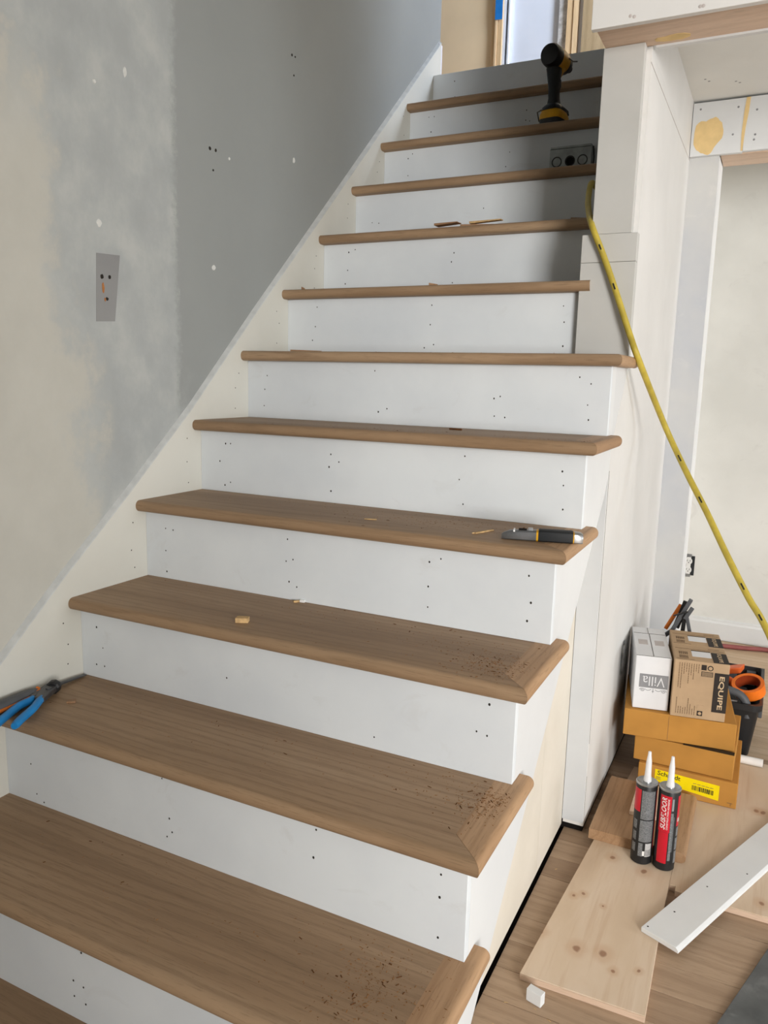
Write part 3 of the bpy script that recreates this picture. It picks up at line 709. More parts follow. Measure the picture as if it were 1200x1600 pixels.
# ---- end-nipper pliers and chisel on the second tread
z2 = ZT[2]
def on2(px, py, h): p = at(px, py, 'z', z2+h); return Vector((p.x, p.y, z2+h))
pl = empty('nipper_pliers', on2(70, 1085, 0) - Vector((0, 0, 0))); pl.location.z = z2
tag(pl, 'end nipper pliers with blue handles lying on a stair tread', 'pliers')
def uw(o, e): return under(o, e)
h1 = smooth_path([on2(22, 1135, .011), on2(35, 1122, .012), on2(51, 1108, .014), on2(60, 1097, .015), on2(66, 1090, .015)], 4)
uw(MB().tube(h1, [.0065]+[.0082]*(len(h1)-5)+[.0078, .0074, .007, .0065], 12).build('handle', 'blue', smooth=True), pl)
h2 = smooth_path([on2(-8, 1134, .010), on2(12, 1117, .011), on2(30, 1103, .013), on2(45, 1096, .014), on2(52, 1091, .015)], 4)
uw(MB().tube(h2, [.0065]+[.0082]*(len(h2)-5)+[.0078, .0074, .007, .0065], 12).build('handle', 'blue', smooth=True), pl)
a, b = on2(61, 1094, .015), on2(82, 1073, .015)
dv = (b-a).normalized(); sd = dv.cross(Vector((0, 0, 1)))
def slab(p, q, w0, w1, t, name, mat):
    d = (q-p).normalized(); s_ = d.cross(Vector((0, 0, 1))).normalized(); u = Vector((0, 0, 1))
    r1 = [p+s_*w0-u*t, p+s_*w0+u*t, p-s_*w0+u*t, p-s_*w0-u*t]; r2 = [q+s_*w1-u*t, q+s_*w1+u*t, q-s_*w1+u*t, q-s_*w1-u*t]
    return MB().loft([r1, r2]).build(name, mat, bevel=.002)
uw(slab(a, b, .010, .013, .0065, 'jaw_arm', 'darksteel'), pl)
uw(slab(on2(50, 1091, .0145), on2(80, 1072, .0145), .006, .010, .006, 'jaw_arm', 'darksteel'), pl)
c = on2(84, 1073, .015)
uw(MB().lathe([(.011, -.010), (.0145, -.007), (.015, 0), (.0145, .006), (.010, .010)], 10, c, (dv.x, dv.y, 0)).build('jaw', 'black'), pl)
uw(MB().lathe([(.006, 0), (.006, .0025), (.004, .0035)], 12, on2(76, 1076, .0215)).build('rivet', 'darksteel', smooth=True), pl)

ch = empty('chisel', (0.03, 0.50, z2)); tag(ch, 'long chisel with black and orange handle lying along the left skirt board', 'chisel')
def onx(px, py, h): return on2(px, py, h)
c1, c2, c3 = Vector((.026, .40, z2+.014)), Vector((.022, .515, z2+.013)), Vector((.014, .650, z2+.004))
def crings(p, q, lst, n=14, sq=2.6):
    d = (q-p); Lh = d.length; d.normalize(); s_ = d.cross(Vector((0, 0, 1))).normalized(); u = s_.cross(d)
    rings = []
    for t, rw, rh in lst:
        o = p+d*Lh*t; r_ = []
        for i in range(n):
            a_ = 2*math.pi*i/n; cc, ss = math.cos(a_), math.sin(a_)
            r_.append(o+s_*rw*math.copysign(abs(cc)**(2/sq), cc)+u*rh*math.copysign(abs(ss)**(2/sq), ss))
        rings.append(r_)
    return MB().loft(rings)
uw(crings(c1, c2, [(-.2, .010, .010), (0, .014, .013), (.5, .0145, .013), (.85, .012, .012), (1.0, .008, .009)]).build('grip', 'greyplastic', smooth=True), ch)
st = smooth_path([c1+Vector((.0142, -.02, -.001)), (c1+c2)/2+Vector((.0150, 0, .0005)), c1.lerp(c2, .8)+Vector((.0128, 0, .002)), c2+Vector((.005, 0, .006)), c2+Vector((-.002, 0, .009))], 4)
uw(MB().tube(st, .0036, 8).build('orange_stripe', 'orangedark', smooth=True), ch)
uw(crings(c2, c3, [(0, .006, .006), (.2, .0045, .0045), (.3, .006, .003), (1.0, .006, .0012)], sq=4).build('blade', 'darksteel', smooth=True), ch)

# ---- loose wooden offcuts on the treads
def chip(name, label, px, py, k, sx, sy, sz, rz, mat='chip', group=None):
    p = at(px, py, 'z', ZT[k]); q = random.Random(int(px+py))
    ring = [(-sx/2, -sy/2), (sx*.05, -sy*q.uniform(.4, .55)), (sx/2, -sy*q.uniform(.35, .5)), (sx*q.uniform(.42, .5), sy/2), (-sx*.1, sy*q.uniform(.42, .52)), (-sx*q.uniform(.44, .5), sy*q.uniform(.4, .5))]
    o = MB().prism(ring, 'z', 0, sz).build(name, mat, bevel=.0006, matrix=Matrix.Rotation(rz, 4, 'Z')); o.location = (p.x, p.y, ZT[k]+.0002)
    tag(o, label, 'wood scrap', group); return o
chip('wood_offcut', 'small pale broken wood offcut on the middle of a tread', 379, 972, 3, .026, .018, .010, R(20))
chip('wood_chip', 'small brown wood chip beside the blue-handled pliers', 112, 1097, 2, .018, .014, .004, R(35), 'offcut')
chip('wood_splinter', 'pale wood splinter beside the utility knife', 755, 832, 4, .006, .062, .003, R(-22))
chip('wood_splinter', 'short pale splinter lying at the middle of the knife tread', 579, 812, 4, .028, .006, .002, R(15))
chip('paint_flake', 'white paint flake at the back of the tread by the riser', 473, 941, 3, .012, .008, .006, R(10), 'whiteplastic')
chip('wood_chip', 'tan crumb of wood at the back of the tread by the riser', 463, 941, 3, .014, .006, .004, R(50), 'chip')
chip('wood_splinter', 'dark reddish bark sliver on a middle tread', 712, 672, 5, .035, .006, .004, R(-12), 'dustdark')
def shim(name, label, x, y, k, L_, W_, H_, rz, ry=0, mat='offcut', lift=0):
    o = MB().add([(0,0,0),(L_,0,0),(L_,W_,0),(0,W_,0),(0,0,H_),(L_,0,H_*.4),(L_,W_,H_*.4),(0,W_,H_)], [(0,3,2,1),(4,5,6,7),(0,1,5,4),(1,2,6,5),(2,3,7,6),(3,0,4,7)]).build(name, mat)
    o.location = (x, y, ZT[k]+.0003+lift); o.rotation_euler = (0, R(ry), R(rz)); tag(o, label, 'wood shim'); return o
shim('wood_shim', 'tapered oak shim poking over the nosing of an upper tread', .40, 1.672, 8, .075, .030, .006, -4, -3, lift=.004)
shim('wood_shim', 'long oak shim lying behind the tapered shim on an upper tread', .47, 1.705, 8, .13, .028, .009, 2)
shim('wood_shim', 'flat oak sliver on the top of the shim pile', .50, 1.70, 8, .10, .018, .006, -5, -2, lift=.0085, mat='chip')
shim('wood_shim', 'dark sliver near the white post on the shim tread', .80, 1.70, 8, .07, .02, .006, 6)
shim('wood_shim', 'long thin wood sliver near the skirt board on the tread carrying the white post', .155, 1.275, 6, .09, .015, .004, 2)
shim('wood_shim', 'tiny sliver at the foot of the white post base panel', .872, 1.435, 6, .022, .012, .004, 0, mat='chip')
shim('wood_scrap', 'little square wood scrap at mid-width of the tread above the white post foot', .475, 1.475, 7, .022, .012, .006, 0)
shim('wood_scrap', 'little crumb of wood near the skirt board on the tread above the white post foot', .062, 1.475, 7, .008, .008, .007, 0)

# ---- sawdust and crumbs
def flakes(name, label, clusters, mat, seed):
    q = random.Random(seed); mb = MB()
    for (x, y, k, sx, sy, n, s0, s1) in clusters:
        for i in range(n):
            fx = q.gauss(x, sx); fy = q.gauss(y, sy)
            if k == 'floor':
                z = FLOOR+.0004; 
                if fx < .99 or (fx > 1.0 and fy > .775) or fx > 1.3: continue
            else:
                if not (0.004 < fx < (1.03 if k <= 6 else .90)) or not (YN[k]+.008 < fy < YR[k+1]-.002): continue
                if fx > 1.012 and fy > YR[k+1]-.02: continue
                z = ZT[k]+.0003
            s = q.uniform(s0, s1); a = q.uniform(0, 6.28); l = s*q.uniform(.8, 2.6); h = s*q.uniform(.25, .6)
            c_, s_ = math.cos(a), math.sin(a)
            def rt(u, v, w): return (fx+u*c_-v*s_, fy+u*s_+v*c_, z+w)
            mb.add([rt(-l, -s*.5, 0), rt(l, -s*.4, 0), rt(l*.8, s*.5, 0), rt(-l*.9, s*.4, 0), rt(0, 0, h)], [(0,3,2,1),(0,1,4),(1,2,4),(2,3,4),(3,0,4)])
    o = mb.build(name, mat); tag(o, label, 'sawdust', kind='stuff'); return o
cl_ = []
def clp(px, py, k, sx, sy, n, s0=.0004, s1=.0012):
    p = at(px, py, 'z', ZT[k]); cl_.append((p.x, p.y, k, sx, sy, n, s0, s1))
clp(765, 1040, 3, .035, .035, 420); clp(720, 1010, 3, .12, .05, 140); clp(770, 1258, 2, .030, .030, 420); clp(720, 1240, 2, .10, .04, 160)
clp(575, 1550, 1, .035, .04, 320); clp(640, 1540, 1, .12, .05, 120); clp(800, 690, 5, .10, .03, 240); clp(880, 690, 5, .06, .03, 120); clp(620, 672, 5, .2, .03, 140)
clp(720, 820, 4, .14, .04, 240); clp(550, 800, 4, .2, .04, 160); clp(500, 960, 3, .2, .05, 140); clp(350, 1150, 2, .25, .06, 120); clp(300, 1400, 1, .3, .06, 120)
cl_.append((.5, YN[6]+.1, 6, .3, .05, 180, .0006, .0018))
flakes('sawdust', 'brown sawdust scattered over the oak treads', cl_, 'dust', 3)
cl2 = []
for (x, y, k, sx, sy, n, s0, s1) in cl_: cl2.append((x, y, k, sx*1.25, sy*1.2, max(6, n//14), .0010, .0022))
flakes('wood_crumbs', 'dark wood crumbs scattered over the oak treads', cl2, 'dustdark', 8)
flakes('floor_crumbs', 'pale crumbs scattered on the oak floor beside the stairs', [(1.05, .6, 'floor', .08, .3, 60, .0010, .0026), (1.3, .8, 'floor', .2, .15, 70, .0010, .0028)], 'chip', 4)

# ---- sheets and boards on the floor
def poly_slab(name, pts, z0, z1, mat, label, cat, bevel=.001, parent=None):
    o = MB().prism(pts, 'z', 0, z1-z0).build(name, mat, bevel=bevel); o.location = (0, 0, z0)
    tag(o, label, cat); return o
PT = FLOOR+.0156
def layered(name, pts, label):
    e = empty(name, (sum(p[0] for p in pts)/len(pts), sum(p[1] for p in pts)/len(pts), FLOOR)); tag(e, label, 'plywood')
    under(MB().prism(pts, 'z', FLOOR+.0006, FLOOR+.0125).build('core_plies', 'rawwood'), e)
    under(MB().prism(pts, 'z', FLOOR+.0126, PT).build('face_veneer', 'ply', bevel=.0006), e)
    return e
layered('plywood_sheet', [(1.020, .783), (1.2555, .789), (1.2475, 1.10), (1.2455, 1.76), (1.083, 1.76)][0:5], 'long plywood sheet under the two adhesive tubes')
layered('plywood_sheet', [(1.262, 1.196), (2.0, 1.205), (2.0, 1.975), (1.2475, 1.975), (1.2475, 1.215), (1.262, 1.215)], 'wide plywood sheet under the white trim board, beside the stacked cartons')
# oak tread offcut, lying face up with its rounded edge to the right
ob = empty('tread_offcut', (1.16, 1.46, PT)); tag(ob, 'oak tread offcut with a rounded edge lying behind the adhesive tubes', 'board')
pr3 = [(0.2325-d, z+T) for d, z in prof]+[(0, T), (0, 0)]
rings = [[(1.040+u, yy, PT+.0004+z) for u, z in pr3] for yy in (1.312, 1.615)]
under(MB().loft(rings).build('board', oak('oak_offcut_y', srgb(142, 110, 80), srgb(166, 132, 100), srgb(178, 146, 114), axis='y', stain=.1), smooth=True), ob)
o = MB().add([(1.120, 1.428, 0), (1.226, 1.432, 0), (1.224, 1.600, 0), (1.116, 1.600, 0), (1.120, 1.428, .010), (1.226, 1.432, .010), (1.224, 1.600, .010), (1.116, 1.600, .010)], [(0,3,2,1),(4,5,6,7),(0,1,5,4),(1,2,6,5),(2,3,7,6),(3,0,4,7)]).build('wood_square', 'rawwood', bevel=.001)
o.location.z = PT+T+.0008; tag(o, 'thin pale wood square lying on the oak offcut behind the tubes', 'board')
# white primed trim board
a, b = at(1002, 1448, 'z', PT+.0116), at(1060, 1483, 'z', PT+.0116); a.z = b.z = 0; dirv = at(1200, 1285, 'z', PT+.0116)-at(1002, 1448, 'z', PT+.0116); dirv.z = 0; dirv.normalize(); Lb = .95
def tb(t, u, z): v = a+(b-a)*u+dirv*t; return (v.x, v.y, z)
wbz = PT+.0006
wb_ = empty('trim_board', (1.253, .99, wbz)); tag(wb_, 'long white primed trim board lying slantwise over the plywood', 'board')
under(MB().loft([[tb(0, 0, wbz), tb(0, 1, wbz), tb(0, 1, wbz+.006), tb(0, .93, wbz+.011), tb(0, 0, wbz+.011)], [tb(Lb, 0, wbz), tb(Lb, 1, wbz), tb(Lb, 1, wbz+.006), tb(Lb, .93, wbz+.011), tb(Lb, 0, wbz+.011)]]).build('board', 'white', bevel=.0008), wb_)
for t, u in [(.012, .10), (.10, .25), (.24, .3), (.36, .75)]:
    p = tb(t, u, wbz+.0110); under(MB().lathe([(.0022, 0), (.0014, .0005)], 8, p).build('nail_hole', 'nail'), wb_)
o = MB().box(-.0155, .0155, -.008, .008, 0, .025).build('wood_block', 'white', bevel=.0008); p = at(836, 1568, 'z', FLOOR); o.location = (p.x-.001, p.y+.004, FLOOR+.0006); o.rotation_euler.z = R(-14)
tag(o, 'small white primed block standing on the oak floor by the plywood corner', 'block')
o = poly_slab('dark_slab', [(1.235, .40), (1.462, 1.124), (1.95, .99), (1.75, .27)], FLOOR+.0006, FLOOR+.0066, 'mat', 'dark grey dusty slab lying on the oak floor', 'slab')
o = MB().tube([(1.10, 1.953, 0), (1.432, 1.947, 0)], .0125, 16).build('white_pipe', 'whiteplastic', smooth=True); o.location.z = PT+.0132; tag(o, 'short white plastic pipe lying behind the stacked cartons', 'pipe')
under(MB().lathe([(.0095, 0), (.0090, .0006)], 12, (1.4322, 1.947, o.location.z), (1, 0, 0)).build('pipe_bore', 'dark'), o)

# ---- adhesive tubes
def tube_thing(x, y, rz, label, lab):
    e = empty('adhesive_tube', (x, y, PT+.0004), rz); tag(e, label, 'adhesive tube', 'adhesive tubes on the plywood')
    r = .0248
    MB().lathe([(r-.002, 0), (r, .002), (r, .203)], 32).build('barrel', 'black', parent=e, smooth=True) if False else None
    bo = MB().lathe([(r-.002, 0), (r, .002), (r, .200), (r-.001, .202)], 32).build('barrel', 'black', parent=e, smooth=True)
    MB().lathe([(r+.0006, .2022), (r+.0008, .2055), (r-.001, .207), (r-.004, .2045), (.010, .2045), (.0095, .2065)], 32).build('metal_lid', 'steel', parent=e, smooth=True)
    MB().lathe([(.0095, .2067), (.0092, .212), (.0075, .222), (.0065, .255), (.0042, .272), (.0036, .281), (.0018, .282)], 20).build('nozzle', 'nozzle', parent=e, smooth=True)
    def patch(a0, a1, z0, z1, mat, name='label_panel', dr=.0003):
        n = max(2, int(abs(a1-a0)/8)); vs = []; fs = []
        for i in range(n+1):
            a = R(a0+(a1-a0)*i/n)
            for rr in (r-.0002, r+dr):
                for z in (z0, z1): vs.append((rr*math.cos(a), rr*math.sin(a), z))
        for i in range(n):
            b = i*4; c = b+4
            fs += [(b+2, c+2, c+3, b+3), (b, b+1, c+1, c), (b, c, c+2, b+2), (b+1, b+3, c+3, c+1)]
        fs += [(0, 2, 3, 1), (n*4, n*4+1, n*4+3, n*4+2)]
        return MB().add(vs, fs).build(name, mat, parent=bo, smooth=True)
    def lettering(s, ac, zc, length, height, mat, shear=0.0, bold=.01):
        vs, fs = text_mesh(s, length, height, shear, bold)
        out = []
        for v in vs:   # text runs upward, letter tops to the left
            a = R(ac)-(v.y/r); out.append(((r+.0007)*math.cos(a), (r+.0007)*math.sin(a), zc+v.x))
        MB().add(out, fs).build('lettering', mat, parent=bo)
    lab(patch, lettering)
    return e
# local angle 0 = +x, -90 = towards the camera
def lab_left(patch, lettering):
    patch(-205, -128, .135, .192, 'red'); 
    patch(-122, -48, .118, .191, 'labelgrey'); patch(-122, -48, .060, .115, 'labelgrey')
    patch(-121, -98, .022, .056, 'labelgrey'); patch(-84, -48, .022, .056, 'labelgrey2')
    patch(-98, -86, .024, .036, 'whiteplastic')
    for z in (.03, .06, .09): patch(-165, -140, z, z+.022, 'labelgrey')
    for i in range(9): patch(-82+i*3.6, -81+i*3.6, .024, .040, 'printblack', 'barcode_bar', .0005)
    patch(-30, 20, .04, .19, 'red')
def lab_right(patch, lettering):
    patch(-150, -88, .1, .192, 'red'); patch(-146, -92, .020, .0995, 'red')
    lettering('SUBFLOOR', -126, .147, .080, .0115, 'whiteplastic', .25, .015)
    lettering('CONSTRUCTION ADHESIVE', -103, .146, .078, .0038, 'whiteplastic')
    patch(-86, -72, .028, .150, 'labelgrey'); patch(-84, -74, .156, .186, 'printgrey'); patch(-70, -66, .05, .14, 'labelgrey')
    patch(-48, 5, .115, .192, 'red'); patch(-42, -2, .126, .136, 'printpale', 'label_panel', .0005)
    patch(-45, 5, .090, .112, 'labelgrey'); patch(-48, 2, .055, .085, 'labelgrey'); patch(-48, -5, .02, .05, 'labelgrey')
tube_thing(1.1730, 1.2835, R(18), 'adhesive tube showing grey text panels, beside the tube with the large red label', lab_left)
tube_thing(1.2252, 1.2835, R(18), 'adhesive tube with a large red lettered label standing on the plywood', lab_right)

# ---- cartons
def carton(name, loc, rz, w, d, h, mat, label, cat='box', group=None, tilt=0.0):
    """origin at the front-left bottom corner"""
    e = empty(name, loc, rot=(0, R(tilt), R(rz))); tag(e, label, cat, group)
    body = MB().box(0, w, 0, d, 0, h).build('carton_body', mat, parent=e, bevel=.0022)
    return e, body
def on_front(body, vs2, fs, mat, name, off=.0006):
    MB().add([(u, -off, v) for u, v in vs2], fs).build(name, mat, parent=body)
def rect_front(mb, u0, v0, u1, v1, off=.0004): mb.box(u0, u1, -off, .0005, v0, v1)
CG = 'brown flat cartons stacked on the plywood'
zb1 = PT+.0006
ca, bo = carton('cardboard_box', (1.1085, 1.642, zb1), 0.3, .2615, .30, .0745, 'cardboard', 'bottom flat brown cardboard box with a yellow label', group=CG)
lb = MB().add([(.046, -.0006, .0655), (.216, -.0006, .0575), (.216, -.0006, .0135), (.046, -.0006, .030), (.046, .0006, .0655), (.216, .0006, .0575), (.216, .0006, .0135), (.046, .0006, .030)], [(0,1,2,3),(4,7,6,5),(0,4,5,1),(1,5,6,2),(2,6,7,3),(3,7,4,0)]).build('yellow_label', 'yellowlabel', parent=bo)
vs, fs = text_mesh('Schmidt', .062, .0135, 0, .008); rm = Matrix.Rotation(R(-4), 2)
on_front(lb, [(.084+(rm @ v.to_2d()).x, .0545+(rm @ v.to_2d()).y) for v in vs], fs, 'printblack', 'lettering', .0012)
bc = MB(); q = random.Random(2); u = .146
while u < .202:
    w_ = q.choice([.0008, .0012, .0022, .003]); bc.box(u, u+w_, -.0011, -.0005, .0290-(u-.146)*.06, .0425-(u-.146)*.06); u += w_+q.choice([.0008, .0014, .002])
bc.build('barcode', 'printblack', parent=lb)
bc = MB(); [bc.box(.148+i*.011, .157+i*.011, -.0010, -.0005, .0475-i*.0006, .0490-i*.0006) for i in range(5)]; [bc.box(.049, .062, -.0010, -.0005, .036+i*.0035, .0372+i*.0035) for i in range(3)]
bc.build('small_print', 'printbrown', parent=lb, kind='stuff')
bc = MB(); bc.box(.238, .252, -.0006, .0004, .0135, .0148); bc.box(.2465, .2478, -.0006, .0004, .0065, .0148); bc.build('arrow_mark', 'printbrown', parent=bo)
z_ = zb1+.0755
ca, bo = carton('cardboard_box', (1.0905, 1.656, z_), -0.8, .2635, .30, .074, 'cardboard', 'middle flat brown cardboard box with a gaping top flap', group=CG)
MB().box(.13, .262, -.0004, .02, .0742, .0749).build('flap_edge', 'cardinner', parent=bo)
z_ += .0765
ca, bo = carton('cardboard_box', (1.0585, 1.636, z_), 7.5, .2955, .285, .078, 'cardboard', 'top flat brown cardboard box carrying the smaller cartons', group=CG)
MB().box(.120, .1207, -.0004, .0004, .004, .074).build('seam', 'printbrown', parent=bo)
ZTOP = z_+.0790

# tan tile cartons
def equipe(x, y, rz, label, front=True):
    w, d, h = .1415, .137, .1655
    e, bo = carton('tile_carton', (x, y, ZTOP+.0004), rz, w, d, h, 'cardboard2', label, group='tan tile cartons on the cardboard boxes')
    MB().box(.105, .1419, -.0006, .0006, .026, .139).build('dark_panel', 'printdark', parent=bo)
    vs, fs = text_mesh('EQUIPE', .096, .0150, 0, .02)
    on_front(bo, [(.1235+v.y, .0825-v.x) for v in vs], fs, 'printtan', 'lettering', .0010)
    fp = MB(); q = random.Random(4)
    for c in range(9):
        u_ = .013+c*.0062; L_ = [.070, .068, .03, .022, .058, .03, .040, .018, .026][c]
        k_ = 0
        while k_ < L_:
            s_ = q.uniform(.003, .009); fp.box(u_, u_+.0016, -.0006, .0004, .158-k_-s_*.8, .158-k_); k_ += s_
    for c in range(9):
        u_ = .013+c*.0060; L_ = [.045, .02, .016, .018, .02, .045, .030, .018, .024][c]; k_ = 0
        while k_ < L_:
            s_ = q.uniform(.003, .008); fp.box(u_, u_+.0015, -.0006, .0004, .010+k_, .010+k_+s_*.8); k_ += s_
    fp.build('small_print', 'printbrown', parent=bo, kind='stuff')
    for u0_, u1_, v0_, v1_ in ((.070, .083, .143, .158), (.071, .1005, .125, .139), (.069, .083, .010, .024)): MB().box(u0_, u1_, -.0006, .0004, v0_, v1_).build('printed_icon', 'printdark', parent=bo)
    MB().lathe([(.0075, 0), (.0075, .0006)], 16, (.093, 0, .150), (0, -1, 0)).build('printed_icon', 'printdark', parent=bo)
    ic = MB(); [ic.box(.073+i*.003, .0745+i*.003, -.0009, -.0004, .126, .138) for i in range(9)]; ic.lathe([(.005, .0003), (.005, .0010)], 12, (.093, 0, .150), (0, -1, 0)); ic.lathe([(.0045, .0003), (.0045, .0009)], 12, (.076, 0, .017), (0, -1, 0)); ic.box(.068, .0845, -.0007, -.0003, .027, .041); ic.build('icon_details', 'cardboard2', parent=bo, kind='stuff')
    # top: dark band, hand hole showing a white tile, flap lines
    MB().box(.1005, .1405, .004, .088, h-.0004, h+.0007).build('dark_panel', 'printdark', parent=bo)
    vs, fs = text_mesh('EQUIPE', .072, .0125, 0, .02)
    MB().add([(.120+v.y, .046-v.x, h+.0011) for v in vs], fs).build('lettering', 'printtan', parent=bo)
    MB().box(.048, .0985, .040, .086, h-.0002, h+.0005).build('hand_hole', 'boxwhite', parent=bo)
    MB().box(.048, .0985, .0865, .092, h-.0002, h+.0008).build('hole_shadow', 'cardinner', parent=bo)
    MB().box(.006, .136, .101, .1025, h-.0002, h+.0007).build('flap_line', 'printbrown', parent=bo)
    MB().box(.004, .052, .010, .0112, h-.0002, h+.0007).build('flap_line', 'printbrown', parent=bo)
    pm_ = MB(); [pm_.box(.014+i*.004, .0162+i*.004, .018, .042, h-.0002, h+.0006) for i in range(6)]; [pm_.box(.014+i*.005, .017+i*.005, .052, .074, h-.0002, h+.0006) for i in range(5)]
    pm_.box(.095, .125, .114, .117, h-.0002, h+.0006); pm_.build('small_print', 'printbrown', parent=bo, kind='stuff')
    return e
tz = 9.5
ex, ey = 1.1795, 1.647
equipe(ex, ey, tz, 'tan tile carton with printed face and dark lettered panel, beside the white carton')
dv2 = Vector((-math.sin(R(tz)), math.cos(R(tz)), 0))*.1385
equipe(ex+dv2.x, ey+dv2.y, tz, 'tan tile carton tucked behind its twin, next to the folded black stand')
# white carton, upside down
w, d, h = .096, .275, .156
e, bo = carton('white_carton', (1.0765, 1.651, ZTOP+.0004), 11.5, w, d, h, 'boxwhite', 'white carton stacked upside down with a grey logo panel')
MB().box(.0135, .0905, -.0006, .0006, .064, .104).build('grey_panel', 'printgrey', parent=bo)
vs, fs = text_mesh('Villa', .060, .028, 0, -.008)
on_front(bo, [(.052-v.x, .084-v.y) for v in vs], fs, 'boxwhite', 'lettering', .0010)
orn = MB()
def ribbon(pts, wd=.0007):
    for i in range(len(pts)-1):
        a_, b_ = Vector(pts[i]), Vector(pts[i+1]); n_ = (b_-a_); n_ = Vector((-n_.y, n_.x)).normalized()*wd
        q4 = [a_+n_, b_+n_, b_-n_, a_-n_]
        orn.add([(p_.x, -.0007, p_.y) for p_ in q4], [(0, 1, 2, 3)])
for sgn in (-1, 1):
    cx = .052+sgn*.029
    ribbon([(cx+.0075*(1-t/16)*math.cos(t*.75)*sgn, .056+.0055*(1-t/16)*math.sin(t*.75)) for t in range(15)])
    ribbon([(.052+sgn*(.005+.018*t/8), .060-.004*math.sin(t/8*math.pi)) for t in range(9)])
ribbon([(.052, .0625), (.052, .050)]); ribbon([(.049, .0545), (.055, .0545)])
orn.build('scroll_ornament', 'printgrey', parent=bo)
tm = MB(); tm.box(.0468, .0482, .004, .212, h-.0004, h+.0006); tm.box(.002, .094, .2125, .2140, h-.0004, h+.0006); tm.box(.0445, .0455, .214, .272, h-.0004, h+.0006); tm.box(.001, .094, .003, .0042, h-.0004, h+.0006)
tm.build('flap_slits', 'cardinner', parent=bo)
for u_ in (.012, .058): MB().box(u_, u_+.026, .105, .150, h-.0004, h+.0005).build('printed_square', 'printpale', parent=bo)

# ---- black tool tote with its contents
e = empty('tool_tote', (1.27, 2.16, FLOOR+.0006)); tag(e, 'open black plastic tool tote behind the cartons', 'tool box')
def rrect(x0, x1, y0, y1, z, r=.03, n=4):
    out = []
    for (cx, cy, a0) in ((x1-r, y1-r, 0), (x0+r, y1-r, 90), (x0+r, y0+r, 180), (x1-r, y0+r, 270)):
        for i in range(n+1): a_ = R(a0+90*i/n); out.append((cx+r*math.cos(a_), cy+r*math.sin(a_), z))
    return out
zt_ = FLOOR+.185
shell = MB().loft([rrect(1.13, 1.390, 2.03, 2.36, FLOOR+.0006), rrect(1.115, 1.408, 2.01, 2.40, zt_-.02), rrect(1.108, 1.416, 2.0, 2.408, zt_-.02), rrect(1.108, 1.416, 2.0, 2.408, zt_), rrect(1.118, 1.406, 2.01, 2.397, zt_), rrect(1.14, 1.380, 2.04, 2.35, FLOOR+.012)])
# keep the return wall clear
for i, v in enumerate(shell.v): shell.v[i] = (v[0], min(v[1], 2.378), v[2])
under(shell.build('bin', 'black', smooth=True), e)
under(MB().box(1.405, 1.4175, 2.10, 2.22, zt_-.075, zt_-.022).build('latch', 'greyplastic', bevel=.003), e)
hz = [(1.26, 2.045, zt_-.03), (1.265, 2.035, zt_+.02), (1.30, 2.03, zt_+.028), (1.345, 2.028, zt_+.02), (1.368, 2.026, zt_-.005), (1.374, 2.024, zt_-.05)]
under(MB().tube(smooth_path(hz, 5), .013, 10).build('carry_handle', 'greyplastic', smooth=True), e)
for xx in (1.30, 1.36): under(MB().box(xx, xx+.03, 2.35, 2.372, zt_-.06, zt_-.012).build('rib', 'greyplastic', bevel=.002), e)
# orange tape roll resting on the rim
tc = at(1171, 1079, 'y', 2.10)
ro = empty('tape_roll', (1.374, 2.105, zt_+.006), rot=(R(20), R(-12), 0)); tag(ro, 'roll of orange tape resting on the rim of the black tote', 'tape')
MB().lathe([(.0380, 0), (.0485, 0), (.0485, .036), (.0380, .036), (.0380, 0)], 36, cap=False).build('tape', 'tape', parent=ro, smooth=True)
MB().lathe([(.0355, .0004), (.0378, .0004), (.0378, .0354), (.0355, .0354), (.0355, .0004)], 36, cap=False).build('core', 'tapecore', parent=ro, smooth=True)
o = MB().loft([[(1.20, 2.20, zt_-.005), (1.20, 2.235, zt_-.005), (1.20, 2.235, zt_+.010), (1.20, 2.20, zt_+.010)], [(1.342, 2.235, zt_+.016), (1.352, 2.290, zt_+.016), (1.352, 2.290, zt_+.036), (1.342, 2.235, zt_+.038)]]).build('putty_knife', 'orange', bevel=.003); tag(o, 'flat orange plastic blade lying in the black tote', 'tool')
o = MB().tube(smooth_path([(1.22, 2.150, zt_+.005), (1.29, 2.168, zt_+.012), (1.318, 2.168, zt_+.008), (1.330, 2.166, zt_-.02)], 5), .011, 10).build('tool_grip', 'orange', smooth=True); tag(o, 'curved orange tool handle lying in the black tote', 'tool')
o = MB().tube([(1.25, 2.10, zt_-.045), (1.345, 2.085, zt_-.03)], [.010, .007], 10).build('metal_tool', 'steel', smooth=True); tag(o, 'small metal tool lying under the orange handle in the tote', 'tool')
o = MB().box(1.15, 1.37, 2.06, 2.33, FLOOR+.013, zt_-.058).build('tool_clutter', 'blackrub', bevel=.01); tag(o, 'dark bag filling the bottom of the black tote', 'bag')

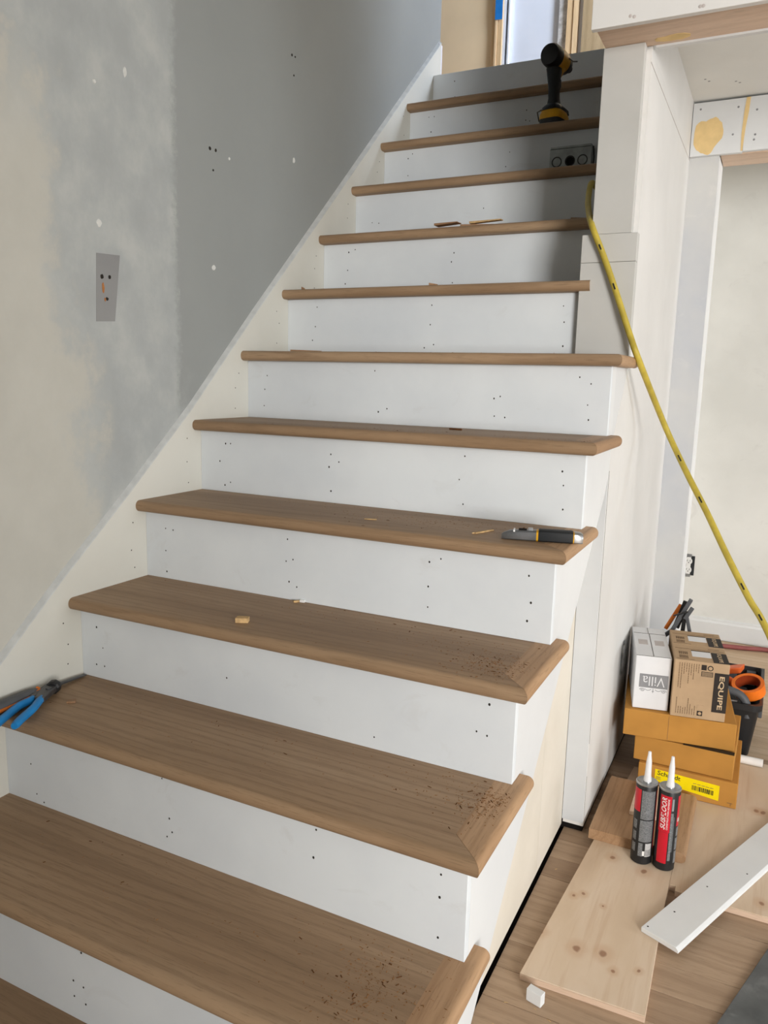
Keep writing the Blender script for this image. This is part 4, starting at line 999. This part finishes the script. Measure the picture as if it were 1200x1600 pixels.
# ---- folded black and orange stand leaning behind the cartons
fsd = empty('folding_stand', (1.10, 2.2, FLOOR)); tag(fsd, 'folded black work stand with orange edge leaning behind the white carton', 'work stand')
def fp(px, py, y): p = at(px, py, 'y', y); return p
def barq(p, q, w, t, name, mat):
    d_ = (q-p).normalized(); s_ = d_.cross(Vector((0, 1, 0))).normalized(); u_ = Vector((0, 1, 0))
    r1 = [p+s_*w-u_*t, p+s_*w+u_*t, p-s_*w+u_*t, p-s_*w-u_*t]; r2 = [q+s_*w-u_*t, q+s_*w+u_*t, q-s_*w+u_*t, q-s_*w-u_*t]
    return under(MB().loft([r1, r2]).build(name, mat, bevel=.0015), fsd)
yS = 1.962
def gnd(p, q):   # carry a bar on down to the floor
    d_ = q-p; t_ = (FLOOR+.002-p.z)/d_.z; return p+d_*t_
A, B = fp(1050, 985, yS), fp(1080, 937, yS); B2 = B
base = Vector((1.02+.02, yS, FLOOR+.002))
barq(Vector((1.032, yS, A.z-.10)), A.lerp(B, .0), .006, .008, 'side_rail', 'greyplastic'); barq(A, B, .006, .008, 'side_rail', 'greyplastic')
A, B = fp(1040, 982, yS+.03), fp(1064, 945, yS+.03)
barq(A, B, .006, .006, 'orange_edge', 'orangedark')
A, B = fp(1056, 980, yS+.028), fp(1073, 940, yS+.028)
barq(A, B, .010, .006, 'inner_panel', 'black')
A, B = fp(1078, 990, yS+.01), fp(1072, 957, yS+.01)
barq(A+(A-B)*5.0, B, .005, .006, 'leg', 'greyplastic')
A, B = fp(1066, 990, yS+.015), fp(1071, 955, yS+.015)
barq(A+(A-B)*4.0, B, .006, .006, 'leg', 'black')
A, B = fp(1070, 967, yS-.012), fp(1082, 950, yS-.012)
barq(A, B, .006, .006, 'knob_arm', 'greyplastic')
A, B = fp(1052, 962, yS-.016), fp(1076, 956, yS-.016)
barq(A, B, .002, .003, 'strap', 'black')

# ---- receptacles
def receptacle(name, loc, rot, label, dark=False):
    e = empty(name, loc, rot=rot); tag(e, label, 'outlet')   # local: x right, z up, -y towards the room
    bx = MB().box(-.026, .026, -.0012, -.0002, -.046, .046).build('box_opening', 'zinc' if dark else 'blackrub', parent=e)
    fm = 'labelgrey2' if dark else 'whiteplastic'
    for s in (-1, 1):
        pts = []
        for i in range(16):
            a_ = 2*math.pi*i/16; pts.append((.0155*math.cos(a_), s*.0205+max(-.0135, min(.0135, .0165*math.sin(a_)))))
        f_ = MB().prism(pts, 'y', -.006, -.0013).build('socket_face', fm, parent=e)
        if not dark:
            sl = MB(); sl.box(-.0070, -.0052, -.0066, -.0058, s*.0205-.001, s*.0205+.008); sl.box(.0052, .0070, -.0066, -.0058, s*.0205-.001, s*.0205+.007); sl.lathe([(.0024, 0), (.0022, .0006)], 8, (0, -.006, s*.0205-.006), (0, -1, 0))
            sl.build('slots', 'printblack', parent=f_)
    MB().box(-.0095, .0095, -.0045, -.0013, -.040, .040).build('yoke', fm, parent=e)
    MB().box(-.012, .012, -.0022, -.0013, .042, .054).build('mounting_ear', 'steel', parent=e); MB().box(-.012, .012, -.0022, -.0013, -.054, -.042).build('mounting_ear', 'steel', parent=e)
    return e
receptacle('wall_outlet', (1.068, 3.25, .243), (0, 0, 0), 'white duplex outlet without cover plate on the far wall')
receptacle('wall_outlet', (WR, 1.79, .25), (0, 0, R(90)), 'grey duplex outlet without cover in the white wall beside the white carton', True)

# ---- dull red hose on the floor of the far room
o = MB().tube(smooth_path([(1.13, 3.09, 0), (1.24, 3.124, 0), (1.34, 3.145, 0), (1.45, 3.17, 0), (1.62, 3.13, 0), (1.8, 3.16, 0)], 5), .010, 10).build('floor_hose', 'redhose', smooth=True); o.location.z = FLOOR+.0104; tag(o, 'dull red hose lying on the floor along the far wall', 'hose')
